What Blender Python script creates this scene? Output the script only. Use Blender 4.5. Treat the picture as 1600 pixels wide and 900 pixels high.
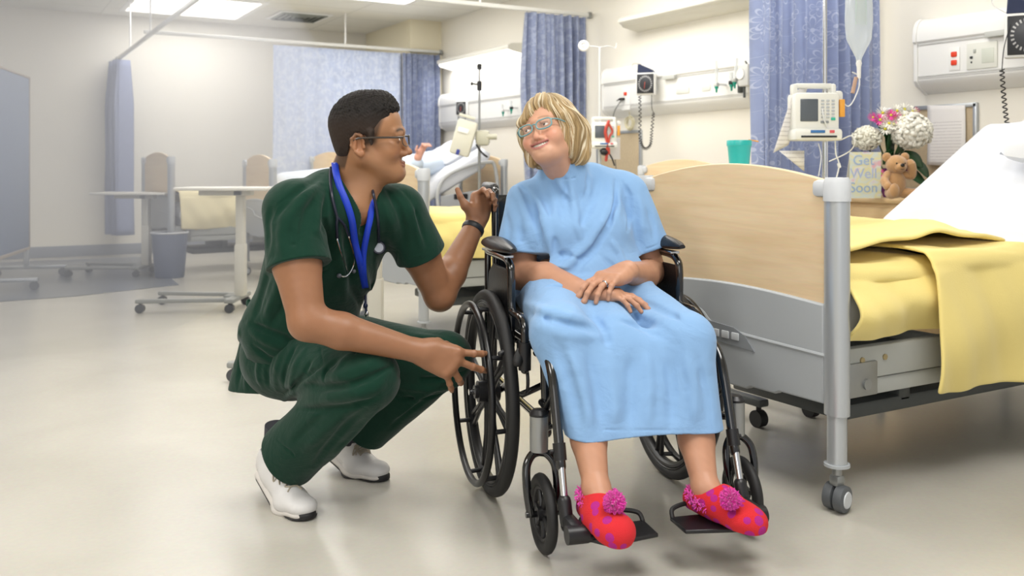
import bpy, bmesh, math, random
import numpy as np
from mathutils import Vector, Matrix, Euler

random.seed(7)
RNG = np.random.RandomState(7)
for o in list(bpy.data.objects):
    bpy.data.objects.remove(o)
SC = bpy.context.scene
COL = SC.collection
PI = math.pi

# ------------------------------------------------------------------ camera, world, exposure
CAM_H = 0.98
cam_data = bpy.data.cameras.new('camera')
cam = bpy.data.objects.new('camera', cam_data)
COL.objects.link(cam)
cam.location = (0, 0, CAM_H)
cam.rotation_euler = (PI/2, 0, math.radians(-30))
cam_data.sensor_width = 36.0
cam_data.lens = 36.0*1450/1600
cam_data.shift_y = -0.1175
cam_data.dof.use_dof = True
cam_data.dof.focus_distance = 2.65
cam_data.dof.aperture_fstop = 4.5
SC.camera = cam

world = bpy.data.worlds.new('world')
SC.world = world
world.use_nodes = True
bg = world.node_tree.nodes['Background']
bg.inputs[0].default_value = (0.97, 0.985, 1.0, 1)
bg.inputs[1].default_value = .85

SC.view_settings.view_transform = 'Standard'
SC.view_settings.look = 'None'
SC.view_settings.gamma = 1.0
SC.view_settings.use_curve_mapping = False
SC.view_settings.exposure = -0.38

def area_light(name, loc, size, power, rot=(0,0,0), color=(1,0.99,0.975)):
    d = bpy.data.lights.new(name, 'AREA')
    d.shape = 'RECTANGLE'; d.size = size[0]; d.size_y = size[1]
    d.energy = power; d.color = color
    o = bpy.data.objects.new(name, d); COL.objects.link(o)
    o.location = loc; o.rotation_euler = rot
    return o
# recessed ceiling troffers, all but the far back one unseen and added for light (their glowing diffusers are built with the ceiling)
TROFFERS = [(-1.2,1.4),(1.6,1.0),(-1.2,4.4),(1.6,4.2),(3.6,3.2),(-1.0,7.4),(2.0,10.3),(1.6,7.0),(-2.6,9.6),(3.5,5.6),(3.3,8.4)]
TROFF_W = [60, 52, 46, 40, 14, 38, 34, 45, 16, 34, 26]
for (tx, ty), w in zip(TROFFERS, TROFF_W):
    area_light('troffer_lamp', (tx, ty, 2.68), (1.2, 1.2), w)
# unseen soft key lamp added behind the camera, shining from the left
area_light('front_key_light', (-1.9, -1.6, 1.9), (3.0, 1.8), 42, (math.radians(72), 0, math.radians(-22)), (1, 0.98, 0.96))

# ------------------------------------------------------------------ materials
MATS = {}
def rgb(h):
    h = h.lstrip('#')
    out = []
    for i in (0, 2, 4):
        c = int(h[i:i+2], 16)/255
        out.append(c/12.92 if c <= .04045 else ((c+.055)/1.055)**2.4)
    return tuple(out)
def mat(name, color, rough=.5, metal=0, spec=.5, emis=None, estr=1, alpha=1, trans=0, bump=0, bscale=50, coat=0, sheen=0, sss=0, var=0, vscale=8):
    if name in MATS: return MATS[name]
    m = bpy.data.materials.new(name); m.use_nodes = True
    nt = m.node_tree; b = nt.nodes['Principled BSDF']
    if isinstance(color, str): color = rgb(color)
    b.inputs['Base Color'].default_value = (*color, 1)
    b.inputs['Roughness'].default_value = rough
    b.inputs['Metallic'].default_value = metal
    b.inputs['Specular IOR Level'].default_value = spec
    b.inputs['Coat Weight'].default_value = coat
    b.inputs['Sheen Weight'].default_value = sheen
    if sss:
        b.inputs['Subsurface Weight'].default_value = sss
        b.inputs['Subsurface Radius'].default_value = (1, .35, .2)
        b.inputs['Subsurface Scale'].default_value = .012
    if trans: b.inputs['Transmission Weight'].default_value = trans
    if alpha < 1: b.inputs['Alpha'].default_value = alpha
    if emis is not None:
        if isinstance(emis, str): emis = rgb(emis)
        b.inputs['Emission Color'].default_value = (*emis, 1)
        b.inputs['Emission Strength'].default_value = estr
    tc = nt.nodes.new('ShaderNodeTexCoord')
    if bump:
        n = nt.nodes.new('ShaderNodeTexNoise'); n.inputs['Scale'].default_value = bscale
        n.inputs['Detail'].default_value = 4
        bp = nt.nodes.new('ShaderNodeBump'); bp.inputs['Strength'].default_value = bump
        bp.inputs['Distance'].default_value = .01
        nt.links.new(tc.outputs['Object'], n.inputs['Vector'])
        nt.links.new(n.outputs['Fac'], bp.inputs['Height'])
        nt.links.new(bp.outputs['Normal'], b.inputs['Normal'])
    if var:
        n2 = nt.nodes.new('ShaderNodeTexNoise'); n2.inputs['Scale'].default_value = vscale
        n2.inputs['Detail'].default_value = 5
        mx = nt.nodes.new('ShaderNodeMix'); mx.data_type = 'RGBA'
        mx.inputs[6].default_value = (*[c*(1-var) for c in color], 1)
        mx.inputs[7].default_value = (*[min(1, c*(1+var)) for c in color], 1)
        nt.links.new(tc.outputs['Object'], n2.inputs['Vector'])
        nt.links.new(n2.outputs['Fac'], mx.inputs[0])
        nt.links.new(mx.outputs[2], b.inputs['Base Color'])
    MATS[name] = m
    return m

def nodes_of(m): return m.node_tree.nodes, m.node_tree.links, m.node_tree.nodes['Principled BSDF']

def floor_material():
    m = mat('cream_vinyl', '#cdc8bb', rough=.3, spec=.5)
    N, L, b = nodes_of(m)
    tc = [n for n in N if n.type == 'TEX_COORD'][0]
    n1 = N.new('ShaderNodeTexNoise'); n1.inputs['Scale'].default_value = 1.6; n1.inputs['Detail'].default_value = 4; n1.inputs['Roughness'].default_value = .5; n1.inputs['Distortion'].default_value = .6
    n2 = N.new('ShaderNodeTexNoise'); n2.inputs['Scale'].default_value = 70; n2.inputs['Detail'].default_value = 2
    cr = N.new('ShaderNodeValToRGB')
    cr.color_ramp.elements[0].position = .3; cr.color_ramp.elements[0].color = (*rgb('#bdb9ae'), 1)
    cr.color_ramp.elements[1].position = .7; cr.color_ramp.elements[1].color = (*rgb('#c8c4ba'), 1)
    mx = N.new('ShaderNodeMix'); mx.data_type = 'RGBA'; mx.blend_type = 'MULTIPLY'; mx.inputs[0].default_value = .12
    L.new(tc.outputs['Object'], n1.inputs['Vector']); L.new(tc.outputs['Object'], n2.inputs['Vector'])
    L.new(n1.outputs['Fac'], cr.inputs['Fac'])
    L.new(cr.outputs['Color'], mx.inputs[6]); L.new(n2.outputs['Color'], mx.inputs[7])
    L.new(mx.outputs[2], b.inputs['Base Color'])
    mr = N.new('ShaderNodeMapRange'); mr.inputs[3].default_value = .22; mr.inputs[4].default_value = .30
    b.inputs['Roughness'].default_value = .25
    return m

def wood_material(name, c1, c2, axis='Z', scale=1.0, rough=.4):
    m = mat(name, c1, rough=rough, spec=.4)
    N, L, b = nodes_of(m)
    tc = [n for n in N if n.type == 'TEX_COORD'][0]
    mp = N.new('ShaderNodeMapping')
    sc = {'X': (1.2, 12, 12), 'Y': (12, 1.2, 12), 'Z': (12, 12, 1.2)}[axis]
    mp.inputs['Scale'].default_value = [s*scale for s in sc]
    n1 = N.new('ShaderNodeTexNoise'); n1.inputs['Scale'].default_value = 1.3; n1.inputs['Detail'].default_value = 6; n1.inputs['Distortion'].default_value = 1.4
    n2 = N.new('ShaderNodeTexNoise'); n2.inputs['Scale'].default_value = 14; n2.inputs['Detail'].default_value = 3
    cr = N.new('ShaderNodeValToRGB')
    cr.color_ramp.elements[0].position = .35; cr.color_ramp.elements[0].color = (*rgb(c1), 1)
    cr.color_ramp.elements[1].position = .65; cr.color_ramp.elements[1].color = (*rgb(c2), 1)
    mx = N.new('ShaderNodeMix'); mx.data_type = 'RGBA'; mx.blend_type = 'MULTIPLY'; mx.inputs[0].default_value = .12
    L.new(tc.outputs['Object'], mp.inputs['Vector']); L.new(mp.outputs[0], n1.inputs['Vector']); L.new(mp.outputs[0], n2.inputs['Vector'])
    L.new(n1.outputs['Fac'], cr.inputs['Fac']); L.new(cr.outputs['Color'], mx.inputs[6]); L.new(n2.outputs['Color'], mx.inputs[7])
    L.new(mx.outputs[2], b.inputs['Base Color'])
    return m

def curtain_material(name, base, line, flower=True, contrast=.9):
    """woven curtain cloth; flower outlines are computed from the cloth's own UV (metres)"""
    m = mat(name, base, rough=.8, spec=.2, sheen=.3)
    N, L, b = nodes_of(m)
    uv = N.new('ShaderNodeUVMap'); uv.uv_map = 'UVMap'
    def math_(op, a, bb=None, c=None):
        n = N.new('ShaderNodeMath'); n.operation = op
        for i, v in enumerate((a, bb, c)):
            if v is None: continue
            if isinstance(v, (int, float)): n.inputs[i].default_value = v
            else: L.new(v, n.inputs[i])
        return n.outputs[0]
    def flowers(scale, petals, size, off):
        mp = N.new('ShaderNodeMapping'); mp.inputs['Location'].default_value = off
        L.new(uv.outputs[0], mp.inputs['Vector'])
        v = N.new('ShaderNodeTexVoronoi'); v.voronoi_dimensions = '2D'; v.inputs['Scale'].default_value = scale
        v.inputs['Randomness'].default_value = .6
        L.new(mp.outputs[0], v.inputs['Vector'])
        sub = N.new('ShaderNodeVectorMath'); sub.operation = 'SUBTRACT'
        L.new(mp.outputs[0], sub.inputs[0]); L.new(v.outputs['Position'], sub.inputs[1])
        sp = N.new('ShaderNodeSeparateXYZ'); L.new(sub.outputs[0], sp.inputs[0])
        ln = N.new('ShaderNodeVectorMath'); ln.operation = 'LENGTH'; L.new(sub.outputs[0], ln.inputs[0])
        r = ln.outputs['Value']
        th = math_('ARCTAN2', sp.outputs[1], sp.outputs[0])
        pet = math_('ABSOLUTE', math_('COSINE', math_('MULTIPLY', th, petals/2)))
        target = math_('MULTIPLY', math_('POWER', pet, .45), size)
        d = math_('ABSOLUTE', math_('SUBTRACT', r, target))
        outl = math_('LESS_THAN', d, size*.075)
        mid = math_('LESS_THAN', r, size*.16)
        return math_('MAXIMUM', outl, mid)
    n1 = N.new('ShaderNodeTexNoise'); n1.inputs['Scale'].default_value = 9; n1.inputs['Detail'].default_value = 4
    L.new(uv.outputs[0], n1.inputs['Vector'])
    c1 = N.new('ShaderNodeMix'); c1.data_type = 'RGBA'
    c1.inputs[6].default_value = (*[c*.82 for c in rgb(base)], 1); c1.inputs[7].default_value = (*[min(1, c*1.15) for c in rgb(base)], 1)
    L.new(n1.outputs['Fac'], c1.inputs[0])
    if flower:
        f = math_('MAXIMUM', flowers(4.2, 8, .075, (0, 0, 0)), flowers(5.2, 5, .045, (.37, .21, 0)))
        w = N.new('ShaderNodeTexWave'); w.wave_type = 'RINGS'; w.inputs['Scale'].default_value = 1.4; w.inputs['Distortion'].default_value = 6; w.inputs['Detail'].default_value = 1
        L.new(uv.outputs[0], w.inputs['Vector'])
        wl = math_('LESS_THAN', math_('ABSOLUTE', math_('SUBTRACT', w.outputs['Fac'], .5)), .02)
        f = math_('MAXIMUM', f, math_('MULTIPLY', wl, .5))
    else:
        n3 = N.new('ShaderNodeTexNoise'); n3.inputs['Scale'].default_value = 16; n3.inputs['Detail'].default_value = 6; n3.inputs['Roughness'].default_value = .7
        L.new(uv.outputs[0], n3.inputs['Vector'])
        f = math_('GREATER_THAN', n3.outputs['Fac'], .52)
    c2 = N.new('ShaderNodeMix'); c2.data_type = 'RGBA'
    L.new(math_('MULTIPLY', f, contrast), c2.inputs[0]); L.new(c1.outputs[2], c2.inputs[6]); c2.inputs[7].default_value = (*rgb(line), 1)
    L.new(c2.outputs[2], b.inputs['Base Color'])
    return m

WALL = mat('wall_paint', '#ece8de', rough=.75, spec=.2)
WALLY = mat('wall_paint_warm', '#e8e0c8', rough=.75, spec=.2)
CEIL = mat('ceiling_tile', '#e9e8e2', rough=.9, spec=.1)
FLOOR = floor_material()
MAPLE = wood_material('maple_laminate', '#e0c49c', '#ead2ad', 'Y', 1.0)
MAPLE2 = wood_material('maple_cabinet', '#dcbb8a', '#e6c899', 'Y', 1.2)
CORK = mat('cork_board', '#bfae92', rough=.9, var=.12, vscale=60)
GREYPL = mat('grey_plastic', '#a9adb0', rough=.42)
GREYPL2 = mat('light_grey_plastic', '#c3c6c9', rough=.4)
ALU = mat('brushed_aluminium', '#b9bdc1', rough=.32, metal=.55)
CHROME = mat('chrome', '#c9cacc', rough=.15, metal=1)
STEEL = mat('dull_steel', '#9a9c9c', rough=.35, metal=.7)
WHITEPL = mat('white_plastic', '#eeeeec', rough=.4)
OFFWH = mat('off_white_plastic', '#dddad0', rough=.45)
BLACKPL = mat('black_plastic', '#17171a', rough=.4)
BLACKGL = mat('black_gloss_enamel', '#0c0c0e', rough=.16, spec=.6, coat=.5)
RUBBER = mat('black_rubber', '#1b1b1c', rough=.6)
BLKVIN = mat('black_vinyl', '#121214', rough=.38, bump=.1, bscale=160)
DKGREY = mat('dark_grey_metal', '#4c5050', rough=.4)
YELLOW = mat('yellow_blanket_cloth', '#efdb8c', rough=.85, spec=.15, sheen=.2, bump=.12, bscale=220)
SHEET = mat('white_sheet_cloth', '#dcdfe6', rough=.85, spec=.15)
CURT1 = curtain_material('curtain_flower_cloth', '#939fc4', '#c3cbe0', True, .65)
CURT2 = curtain_material('curtain_pale_cloth', '#b4bfda', '#cfd6e6', False, .55)
CURT3 = curtain_material('curtain_bunch_cloth', '#838dab', '#a4acc2', False, .5)
GLOWP = mat('lit_diffuser', '#ffffff', rough=.5, emis='#fffaf2', estr=3.2)

# ------------------------------------------------------------------ object helpers
def link(o, parent=None):
    COL.objects.link(o)
    if parent is not None: o.parent = parent
    return o
def thing(name, label, cat, loc=(0,0,0), rz=0, group=None):
    o = bpy.data.objects.new(name, None); COL.objects.link(o)
    o.empty_display_size = .1
    o.location = loc; o.rotation_euler = (0, 0, rz)
    o['label'] = label; o['category'] = cat
    if group: o['group'] = group
    return o
def tag(o, label, cat, group=None):
    o['label'] = label; o['category'] = cat
    if group: o['group'] = group
    return o
def structure(o): o['kind'] = 'structure'; return o

class MB:
    """collects shapes into one bmesh; build() links it as ONE object"""
    def __init__(s): s.v = []; s.f = []; s.uv = None
    def add(s, verts, faces):
        n = len(s.v)
        s.v.extend([tuple(map(float, p)) for p in verts]); s.f.extend([tuple(i+n for i in f) for f in faces])
        return s
    def box(s, c, size, bev=0, rot=None, seg=2):
        bm = bmesh.new()
        bmesh.ops.create_cube(bm, size=1)
        for v in bm.verts: v.co = Vector((v.co.x*size[0], v.co.y*size[1], v.co.z*size[2]))
        if bev: bmesh.ops.bevel(bm, geom=bm.edges[:], offset=min(bev, min(size)*.49), segments=seg, profile=.5, affect='EDGES')
        M = Matrix.Translation(Vector(c))
        if rot is not None: M = M @ (Euler(rot).to_matrix().to_4x4() if not isinstance(rot, Matrix) else rot.to_4x4())
        bm.verts.index_update()
        s.add([M @ v.co for v in bm.verts], [[v.index for v in f.verts] for f in bm.faces])
        bm.free(); return s
    def tube(s, pts, r, n=12, cap=True, round_=True, flat=1.0, up=None, closed=False):
        P = [Vector(p) for p in pts]; m = len(P)
        R = list(r) if hasattr(r, '__len__') else [r]*m
        if round_ and not closed:
            d0 = (P[0]-P[1]).normalized(); d1 = (P[-1]-P[-2]).normalized()
            pre, post, rp, rq = [], [], [], []
            for k in (1.0, .92, .7, .38):
                pass
            for k in (80, 55, 28):
                a = math.radians(k)
                pre.append(P[0]+d0*R[0]*math.sin(a)); rp.append(R[0]*math.cos(a))
            for k in (28, 55, 80):
                a = math.radians(k)
                post.append(P[-1]+d1*R[-1]*math.sin(a)); rq.append(R[-1]*math.cos(a))
            P = pre+P+post; R = rp+R+rq; m = len(P)
        rings = []; nrm = None
        for i in range(m):
            if closed: t = (P[(i+1) % m]-P[i-1]).normalized()
            elif i == 0: t = (P[1]-P[0]).normalized()
            elif i == m-1: t = (P[-1]-P[-2]).normalized()
            else: t = ((P[i+1]-P[i]).normalized()+(P[i]-P[i-1]).normalized()).normalized()
            if nrm is None:
                a = Vector(up) if up else (Vector((0, 0, 1)) if abs(t.z) < .9 else Vector((1, 0, 0)))
                nrm = (a - t*a.dot(t)).normalized()
            else:
                nrm = (nrm - t*nrm.dot(t))
                nrm = nrm.normalized() if nrm.length > 1e-6 else t.orthogonal().normalized()
            bn = t.cross(nrm)
            rings.append([P[i]+nrm*math.cos(2*PI*k/n)*R[i]*flat+bn*math.sin(2*PI*k/n)*R[i] for k in range(n)])
        V = [p for g in rings for p in g]; F = []
        for i in range(m if closed else m-1):
            j = (i+1) % m
            for k in range(n):
                F.append((i*n+k, i*n+(k+1) % n, j*n+(k+1) % n, j*n+k))
        if not closed and cap:
            F.append(tuple(range(n))[::-1]); F.append(tuple((m-1)*n+k for k in range(n)))
        return s.add(V, F)
    def cyl(s, p0, p1, r, n=20, r1=None):
        return s.tube([p0, p1], [r, r if r1 is None else r1], n=n, round_=False)
    def lathe(s, prof, c=(0,0,0), n=28, rot=None):
        M = Matrix.Translation(Vector(c))
        if rot is not None: M = M @ (Euler(rot).to_matrix().to_4x4() if not isinstance(rot, Matrix) else rot.to_4x4())
        V = []; F = []
        for (r, z) in prof:
            for k in range(n): V.append(M @ Vector((max(r, 1e-5)*math.cos(2*PI*k/n), max(r, 1e-5)*math.sin(2*PI*k/n), z)))
        for i in range(len(prof)-1):
            for k in range(n): F.append((i*n+k, i*n+(k+1) % n, (i+1)*n+(k+1) % n, (i+1)*n+k))
        return s.add(V, F)
    def torus(s, c, R, r, axis='X', n=48, m=12, flat=1.0, M=None):
        V = []; F = []
        for i in range(n):
            a = 2*PI*i/n
            for k in range(m):
                b = 2*PI*k/m; rr = R+r*math.cos(b); h = r*flat*math.sin(b)
                p = {'X': (h, rr*math.cos(a), rr*math.sin(a)), 'Y': (rr*math.cos(a), h, rr*math.sin(a)), 'Z': (rr*math.cos(a), rr*math.sin(a), h)}[axis]
                p = Vector(p)
                if M is not None: p = M @ p
                V.append(p+Vector(c))
        for i in range(n):
            for k in range(m): F.append((i*m+k, ((i+1) % n)*m+k, ((i+1) % n)*m+(k+1) % m, i*m+(k+1) % m))
        return s.add(V, F)
    def ell(s, c, r, n=20, m=12, rot=None):
        M = Matrix.Translation(Vector(c))
        if rot is not None: M = M @ (Euler(rot).to_matrix().to_4x4() if not isinstance(rot, Matrix) else rot.to_4x4())
        V = []; F = []
        for i in range(m+1):
            t = PI*i/m
            for k in range(n):
                a = 2*PI*k/n
                V.append(M @ Vector((r[0]*max(math.sin(t), 1e-4)*math.cos(a), r[1]*max(math.sin(t), 1e-4)*math.sin(a), r[2]*math.cos(t))))
        for i in range(m):
            for k in range(n): F.append((i*n+k, (i+1)*n+k, (i+1)*n+(k+1) % n, i*n+(k+1) % n))
        return s.add(V, F)
    def prism(s, poly, t0, t1, M):
        """poly: 2D outline; M maps (u, v, w) -> 3D with w running t0..t1"""
        n = len(poly)
        V = [M @ Vector((p[0], p[1], t0)) for p in poly]+[M @ Vector((p[0], p[1], t1)) for p in poly]
        F = [tuple(range(n))[::-1], tuple(range(n, 2*n))]+[(i, (i+1) % n, n+(i+1) % n, n+i) for i in range(n)]
        return s.add(V, F)
    def grid(s, rows):
        m = len(rows); n = len(rows[0])
        return s.add([p for r in rows for p in r], [(i*n+k, i*n+k+1, (i+1)*n+k+1, (i+1)*n+k) for i in range(m-1) for k in range(n-1)])
    def build(s, name, material, parent=None, off=None, smooth=True, angle=38, solid=0, subdiv=0, bevel=0, uv=None):
        me = bpy.data.meshes.new(name)
        V = s.v if off is None else [(p[0]-off[0], p[1]-off[1], p[2]-off[2]) for p in s.v]
        me.from_pydata(V, [], s.f); me.update()
        bm = bmesh.new(); bm.from_mesh(me)
        bmesh.ops.recalc_face_normals(bm, faces=bm.faces)
        bm.to_mesh(me); bm.free()
        if smooth:
            me.shade_smooth(); me.set_sharp_from_angle(angle=math.radians(angle))
        if uv is not None:
            l = me.uv_layers.new(name='UVMap')
            for lp in me.loops: l.data[lp.index].uv = uv[lp.vertex_index]
        me.materials.append(material)
        o = bpy.data.objects.new(name, me); link(o, parent)
        if solid:
            md = o.modifiers.new('solid', 'SOLIDIFY'); md.thickness = solid; md.offset = 0
        if bevel:
            md = o.modifiers.new('bev', 'BEVEL'); md.width = bevel; md.segments = 2; md.limit_method = 'ANGLE'
        if subdiv:
            md = o.modifiers.new('sub', 'SUBSURF'); md.levels = subdiv; md.render_levels = subdiv
        return o

def copy_tree(o, loc=None, rz=None, label=None, group=None, parent=None):
    c = o.copy(); COL.objects.link(c)
    if parent is not None: c.parent = parent
    if loc is not None: c.location = loc
    if rz is not None: c.rotation_euler = (0, 0, rz)
    if label: c['label'] = label
    if group: c['group'] = group
    for ch in [x for x in o.children]: copy_tree(ch, parent=c)
    return c

def bez(p0, p1, p2, p3, n=12):
    P = [Vector(p) for p in (p0, p1, p2, p3)]
    return [P[0]*(1-t)**3+P[1]*3*t*(1-t)**2+P[2]*3*t*t*(1-t)+P[3]*t**3 for t in [i/n for i in range(n+1)]]
def spline(pts, k=6):
    P = [Vector(p) for p in pts]; out = []
    for i in range(len(P)-1):
        a = P[max(i-1, 0)]; b = P[i]; c = P[i+1]; d = P[min(i+2, len(P)-1)]
        for j in range(k):
            t = j/k
            out.append(.5*((2*b)+(c-a)*t+(2*a-5*b+4*c-d)*t*t+(3*b-a-3*c+d)*t**3))
    out.append(P[-1]); return out

def text_mesh(name, body, size, material, parent, M, depth=.0006, align='CENTER'):
    cu = bpy.data.curves.new(name, 'FONT'); cu.body = body; cu.size = size; cu.extrude = depth
    cu.align_x = align; cu.align_y = 'CENTER'
    o = bpy.data.objects.new(name, cu); link(o, parent)
    o.matrix_local = M; cu.materials.append(material)
    bpy.context.view_layer.update()
    me = bpy.data.meshes.new_from_object(o.evaluated_get(bpy.context.evaluated_depsgraph_get()))
    m_ = bpy.data.objects.new(name, me); link(m_, parent); m_.matrix_local = M
    bpy.data.objects.remove(o); m_.name = name
    return m_

def CV(x, d, z=0):
    """camera-ground frame (right, depth, up) -> room"""
    c, s_ = math.cos(math.radians(30)), math.sin(math.radians(30))
    return Vector((x*c+d*s_, -x*s_+d*c, z))
def J(px, py, d):
    """a measured point of the photograph at depth d, camera-ground frame"""
    return Vector(((px-800)/1450*d, d, CAM_H+(262-py)/1450*d))
# ------------------------------------------------------------------ room shell
ZC = 2.7; XW = 4.75; XJ = 4.35; YJ = 9.89; YB = 11.3
structure(MB().box((0.4, 4.7, -.05), (10.6, 13.6, .1)).build('floor', FLOOR, smooth=False))
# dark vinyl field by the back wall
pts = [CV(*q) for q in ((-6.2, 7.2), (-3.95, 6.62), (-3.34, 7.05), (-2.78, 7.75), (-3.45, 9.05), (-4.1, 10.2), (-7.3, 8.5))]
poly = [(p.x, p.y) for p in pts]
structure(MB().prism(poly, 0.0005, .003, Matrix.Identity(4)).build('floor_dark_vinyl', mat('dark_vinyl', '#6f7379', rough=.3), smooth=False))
def ceiling_mat():
    m = CEIL; N, L, b = nodes_of(m)
    tc = [n for n in N if n.type == 'TEX_COORD'][0]
    br = N.new('ShaderNodeTexBrick'); br.offset = 0; br.inputs['Scale'].default_value = 1
    br.inputs['Brick Width'].default_value = 1.2; br.inputs['Row Height'].default_value = .6; br.inputs['Mortar Size'].default_value = .008
    br.inputs['Color1'].default_value = (*rgb('#e6e4dc'), 1); br.inputs['Color2'].default_value = (*rgb('#e3e1d9'), 1); br.inputs['Mortar'].default_value = (*rgb('#d2d0c8'), 1)
    L.new(tc.outputs['Object'], br.inputs['Vector']); L.new(br.outputs['Color'], b.inputs['Base Color'])
ceiling_mat()
structure(MB().box((0.4, 4.7, ZC+.05), (10.6, 13.6, .1)).build('ceiling', CEIL, smooth=False))
structure(MB().box((XW+.05, 4.0, ZC/2), (.1, YJ*2-8, ZC)).build('wall_right', WALL, smooth=False))
structure(MB().box(((XW+XJ)/2+.05, (YJ+YB)/2+.1, ZC/2), (XW-XJ+.1, YB-YJ+.2, ZC)).build('wall_right_corner', WALLY, smooth=False))
structure(MB().box((.2, YB+.05, ZC/2), (9.5, .1, ZC)).build('wall_back', WALL, smooth=False))
structure(MB().box((-4.55, 4.7, ZC/2), (.1, 13.4, ZC)).build('wall_left', WALL, smooth=False))
BASE = mat('grey_vinyl_base', '#8d929c', rough=.4)
structure(MB().box((.1, YB-.008, .06), (8.6, .016, .12), .004).build('baseboard_back', BASE))
structure(MB().box((XW-.008, 4.0, .05), (.016, 11.7, .1), .004).build('baseboard_right', BASE))

# troffer lights in the ceiling
tcount = 0
def troffer(x, y, label):
    t = thing('ceiling_light', label, 'ceiling light', (x, y, ZC), 0, 'square ceiling lights')
    f = MB()
    for (cx, cy, sx, sy) in ((0, .62, 1.3, .06), (0, -.62, 1.3, .06), (.62, 0, .06, 1.18), (-.62, 0, .06, 1.18)):
        f.box((cx, cy, -.004), (sx, sy, .012), .003)
    f.build('frame', WHITEPL, t)
    MB().box((0, 0, -.003), (1.18, 1.18, .006)).build('diffuser', GLOWP, t)
for (tx, ty) in TROFFERS:
    near = abs(tx-2.0) < .1 and ty > 10
    troffer(tx, ty, 'lit white ceiling panel at the far back, left of the air vent' if near else 'square lit ceiling panel added to light the ward, out of the picture')

# air vent
t = thing('air_vent', 'square grey ceiling air vent beside the lit ceiling panel', 'air vent', (3.18, 10.35, ZC))
MB().box((0, 0, -.006), (.6, .6, .012), .003).build('frame', WHITEPL, t)
f = MB()
for k in range(4):
    a = .25-.06*k
    f.box((0, a, -.016), (2*a, .03, .006), rot=(.5, 0, 0)); f.box((0, -a, -.016), (2*a, .03, .006), rot=(-.5, 0, 0))
    f.box((a, 0, -.016), (.03, 2*a, .006), rot=(0, -.5, 0)); f.box((-a, 0, -.016), (.03, 2*a, .006), rot=(0, .5, 0))
f.build('louvre', mat('vent_grey', '#8b8e88', rough=.5), t)
MB().box((0, 0, -.0125), (.5, .5, .004)).build('opening', mat('vent_dark', '#3c413c', rough=.8), t)

# curtain tracks (structure-like rails hung on rods)
def track(name, label, p0, p1, rods):
    t = thing(name, label, 'curtain track', p0)
    d = Vector(p1)-Vector(p0); L_ = d.length; rz = math.atan2(d.y, d.x); t.rotation_euler = (0, 0, rz)
    MB().box((L_/2, 0, 0), (L_, .03, .035), .006).build('rail', mat('track_white', '#d9d9d5', rough=.4), t)
    for r_ in rods:
        MB().cyl((r_, 0, .015), (r_, 0, ZC-p0[2]-.001), .009, 10).build('rod', WHITEPL, t)
    MB().box((L_-.01, 0, -.002), (.03, .045, .055), .005).build('end_bracket', STEEL, t)
    return t
track('curtain_track', 'white curtain track above the pale blue curtain at the far back', (1.45, 9.85, 2.335), (XW-.02, 9.85, 2.335), (2.1,))
track('curtain_track', 'white curtain track running to the wall above the grey blue bunched curtain', (1.2, 6.8, 2.335), (XW-.02, 6.8, 2.335), (2.42, .6))
track('curtain_track', 'curtain track ending at the narrow blue curtain on the left back wall', (1.38, 6.4, 2.2), (1.38, YB-.02, 2.2), (1.3, 2.6, 3.9))
track('curtain_track', 'curtain track for the flowered curtain, above the picture', (1.6, 3.72, 2.335), (XW-.02, 3.72, 2.335), (.8, 2.2))

def curtain(name, label, x0, x1, y, zt, zb, folds, amp, material, along='X', flare=0, seed=1, hem=True, cloth_w=None, leftflare=0):
    rs = np.random.RandomState(seed)
    n = folds*14; m = 26
    ph = rs.uniform(0, 6.28, 6); rows = []; uv = []
    W = cloth_w or (x1-x0)*1.6
    for i in range(m+1):
        v = i/m; z = zt+(zb-zt)*v; row = []
        for k in range(n+1):
            u = k/n
            uu = u+.018*math.sin(5*u+ph[0])+.012*math.sin(11*u+ph[1]+v)
            a = amp*(.75+.35*math.sin(3*u*PI+ph[2]))*(.6+.4*min(1, v*3+.25))
            off = a*math.sin(2*PI*folds*uu+ph[3]+.35*math.sin(2.2*v+ph[4]))+.35*a*math.sin(2*PI*folds*2.1*uu+ph[5])
            x = x0+(x1-x0)*uu+.012*math.sin(2*PI*folds*2*uu+1)*min(1, v*2+.3)
            x += (u-.5)*flare*v - leftflare*max(0, 1-u*3)*(1-abs(v*2-.6))*.5
            row.append((x, y+off, z) if along == 'X' else (y+off, x, z)); uv.append((u*W, (zt-z)))
        rows.append(row)
    mb = MB().grid(rows)
    o = mb.build(name, material, uv=uv, angle=180)
    md = o.modifiers.new('solid', 'SOLIDIFY'); md.thickness = .003
    tag(o, label, 'curtain')
    return o
curtain('curtain', 'blue flowered privacy curtain bunched beside the infusion pump', 3.70, 4.66, 3.72, 2.31, .42, 9, .055, CURT1, cloth_w=2.2, seed=3)
curtain('curtain', 'grey blue bunched curtain hanging behind the blonde woman', 4.08, 4.68, 6.8, 2.31, .4, 7, .05, CURT3, seed=5, leftflare=.12)
curtain('curtain', 'wide pale blue curtain drawn flat across the far back', 2.74, 4.24, 9.84, 2.29, .45, 7, .016, CURT2, seed=6)
curtain('curtain', 'dark blue gathered curtain end at the right of the pale blue curtain', 4.22, 4.72, 9.80, 2.29, .45, 7, .045, CURT3, seed=8)
curtain('curtain', 'narrow blue curtain hanging alone on the left back wall', 10.9, 11.2, 1.38, 2.16, .24, 5, .10, mat('curtain_left_cloth', '#8b94b2', rough=.8, var=.08, vscale=20), along='Y', seed=4)

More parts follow.
